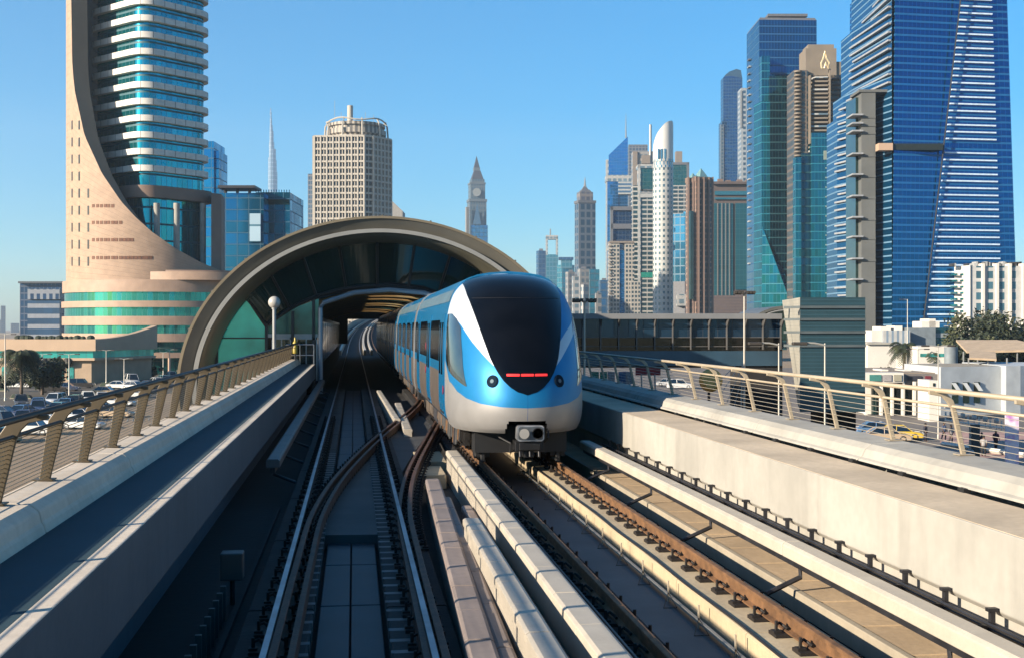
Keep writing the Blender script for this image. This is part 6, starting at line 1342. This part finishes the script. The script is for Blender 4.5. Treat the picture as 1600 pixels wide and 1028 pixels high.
# red round station signs and small street things
for px, lb in ((1002, 'red square street sign on a white post, left of the pair'), (1023, 'red square street sign on a white post with white panel, right of the pair')):
    t = T('street_sign', lb, 105, px, 'sign', 'red signs beyond the railing'); h = 10.8-(575-512)*105/F; a = MB(); a.box(-.5, .5, -.04, .04, h-.6, h+.1); t.build(a, 'panel', mat('sign_red_bright', (.55, .03, .03), .5)); a = MB(); a.tube([(0, 0, 0), (.1, 0, h*.5), (0, 0, h-.5)], .07, 6); t.build(a, 'post', spir)
for px, c_, lb in ((930, (.05, .35, .22), 'green curved flag pole behind the train nose'), (943, (.05, .4, .3), 'second green curved flag pole'), (955, (.5, .5, .5), 'white curved pole between dark railing posts'), (972, (.10, .2, .4), 'blue curved flag pole'), (983, (.55, .53, .5), 'tall white curved pole left of the red signs')):
    t = T('flag_pole', lb, 100, px, 'pole', 'curved poles beyond the railing'); a = MB(); a.tube([(0, 0, 0), (.35, 0, 2.5), (.3, 0, 5), (-.2, 0, 7)], .12, 6); t.build(a, 'pole', mat('pole_%d' % px if 0 else 'painted_pole_'+('green' if c_[1] > c_[0]*3 and c_[1] > c_[2] else 'blue' if c_[2] > .35 and c_[0] < .2 else 'white'), c_, .5)); a = MB(); a.box(-.3, .3, -.03, .03, 6.2, 7.2); t.build(a, 'flag', MC['painted_pole_'+('green' if c_[1] > c_[0]*3 and c_[1] > c_[2] else 'blue' if c_[2] > .35 and c_[0] < .2 else 'white')])
# hanging yellow balloon-like signal
t = T('yellow_drum', 'round golden billboard disc on the street beyond the railing', 70, 1109, 'sign'); h = 10.8-(595-512)*70/F; a = MB(); a.lathe([(.05, 0), (.62, .0), (.66, .2), (.66, .5), (.5, .7), (.05, .75)], n=22); M_ = Matrix.Translation((0, 0, h)) @ Matrix.Rotation(R(80), 4, 'X'); a.v = [tuple(M_ @ Vector(v)) for v in a.v]; t.build(a, 'disc', mat('golden_paint', (1.2, .72, .18), .6, .1, var=.2, scale=3), auto=40); a = MB(); a.tube([(0, .3, 0), (0, .3, h)], .08, 8); t.build(a, 'post', steel_d)
t = T('white_mast_wires', 'white slanted wire mast beside the golden disc', 66, 1150, 'mast')
for k in range(5): a = MB(); a.tube([(t.x(1118+k*9), 0, t.z(600+k*14)), (t.x(1150+k*4), 0, t.z(570+k*3))], .02, 5); t.build(a, 'wire', spir)
a = MB(); a.tube([(t.x(1152), 0, 0), (t.x(1160), 0, t.z(568))], .05, 6); t.build(a, 'mast', spir)
# people
def person(px, py, label, top, legs, pose=0, rz=0):
    D = F*10.8/(py-HY); v = P(px, py, D); t = thing('person', label, 'person', (v.x, v.y, GZ+.02), rz, 'people on the plaza')
    st_ = .22 if pose else .08
    me = bpy.data.meshes.new('person_body'); V = [(0, 0, .95), (0, 0, 1.2), (0, 0, 1.42), (0, 0, 1.52), (0, -.02, 1.66), (0, -.01, 1.75),
        (-.10, 0, .90), (-.11, -st_, .50), (-.11, -st_*.9, .09), (-.11, -st_-.14, .04), (.10, 0, .90), (.11, st_, .50), (.11, st_*1.5, .10), (.11, st_*1.5-.14, .04),
        (-.19, 0, 1.40), (-.25, .06, 1.14), (-.24, -.08, .90), (-.23, -.12, .80), (.19, 0, 1.40), (.25, -.06, 1.14), (.24, -.16, .93), (.23, -.2, .84)]
    E = [(0, 1), (1, 2), (2, 3), (3, 4), (4, 5), (0, 6), (6, 7), (7, 8), (8, 9), (0, 10), (10, 11), (11, 12), (12, 13), (2, 14), (14, 15), (15, 16), (16, 17), (2, 18), (18, 19), (19, 20), (20, 21)]
    me.from_pydata(V, E, []); o = bpy.data.objects.new('body', me); COL.objects.link(o); o.parent = t
    sk = o.modifiers.new('skin', 'SKIN'); rad = [(.16, .11), (.15, .11), (.17, .11), (.055, .055), (.085, .10), (.06, .07), (.09, .10), (.065, .07), (.045, .05), (.04, .03), (.09, .10), (.065, .07), (.045, .05), (.04, .03), (.065, .065), (.045, .045), (.032, .032), (.03, .02), (.065, .065), (.045, .045), (.032, .032), (.03, .02)]
    for i, r_ in enumerate(rad): me.skin_vertices[0].data[i].radius = r_; me.skin_vertices[0].data[i].use_root = (i == 0)
    o.modifiers.new('sub', 'SUBSURF').levels = 1; me.materials.append(mat('skin_brown', (.25, .14, .09), .6))
    def cloth(nm, col, parts):
        a = MB()
        for pts, r0_, r1_ in parts: a.tube(pts, r0_, 10, r2=r1_)
        a.build(nm, mat(nm+'_%02x%02x%02x' % tuple(int(c*255) for c in col) if 0 else 'cloth_'+'_'.join(str(int(c*100)) for c in col), col, .85), t, smooth=True)
    cloth('shirt', top, [([(0, 0, .88), (0, 0, 1.15), (0, 0, 1.44)], .185, .19), ([(-.19, 0, 1.41), (-.25, .06, 1.14)], .08, .065), ([(.19, 0, 1.41), (.25, -.06, 1.14)], .08, .065)])
    cloth('trousers', legs, [([(0, 0, .98), (0, 0, .84)], .18, .16), ([(-.10, 0, .90), (-.11, -st_, .50), (-.11, -st_*.9, .10)], .105, .065), ([(.10, 0, .90), (.11, st_, .50), (.11, st_*1.5, .11)], .105, .065)])
    a = MB(); a.ball((0, .01, 1.70), .105, 8, 1.05); a.v = [v_ for v_ in a.v]; a.build('hair', mat('hair_black', (.012, .01, .01), .7), t, smooth=True)
    a = MB(); a.ball((0, -.04, 1.66), .088, 8, 1.2); a.build('face', MC['skin_brown'], t, smooth=True)
    return t
person(1475, 688, 'person in blue top walking beside another in white on the plaza', (.10, .16, .32), (.03, .04, .08), 1, .6); person(1486, 693, 'person in white top with reddish headwear on the plaza', (.6, .58, .58), (.10, .08, .09), 1, .4)
person(1534, 708, 'person in dark top standing behind the one in white near the pillar', (.05, .03, .05), (.03, .03, .04), 0, .2); person(1537, 713, 'person in white shirt and dark trousers nearest the railing', (.65, .63, .63), (.02, .02, .025), 0, 2.5)
person(1556, 703, 'person in maroon clothes standing alone left of the purple banner', (.15, .03, .06), (.06, .02, .04), 0, 0); person(1446, 690, 'person in dark clothes behind the leaning railing post', (.04, .045, .08), (.03, .03, .05), 0, 1)
# haze
hz = MB(); hz.box(-1905, 3605, -205, 5705, GZ-1, 900.)
h = hz.build('haze', mat('haze_air', (1, 1, 1))); tag(h, kind='stuff')
q = h.data.materials[0].node_tree; q.nodes.clear(); ou = q.nodes.new('ShaderNodeOutputMaterial'); pv = q.nodes.new('ShaderNodeVolumePrincipled'); pv.inputs['Density'].default_value = HAZE = 0.00010; pv.inputs['Color'].default_value = (.66, .84, 1.0, 1); pv.inputs['Anisotropy'].default_value = .2; q.links.new(pv.outputs[0], ou.inputs['Volume'])
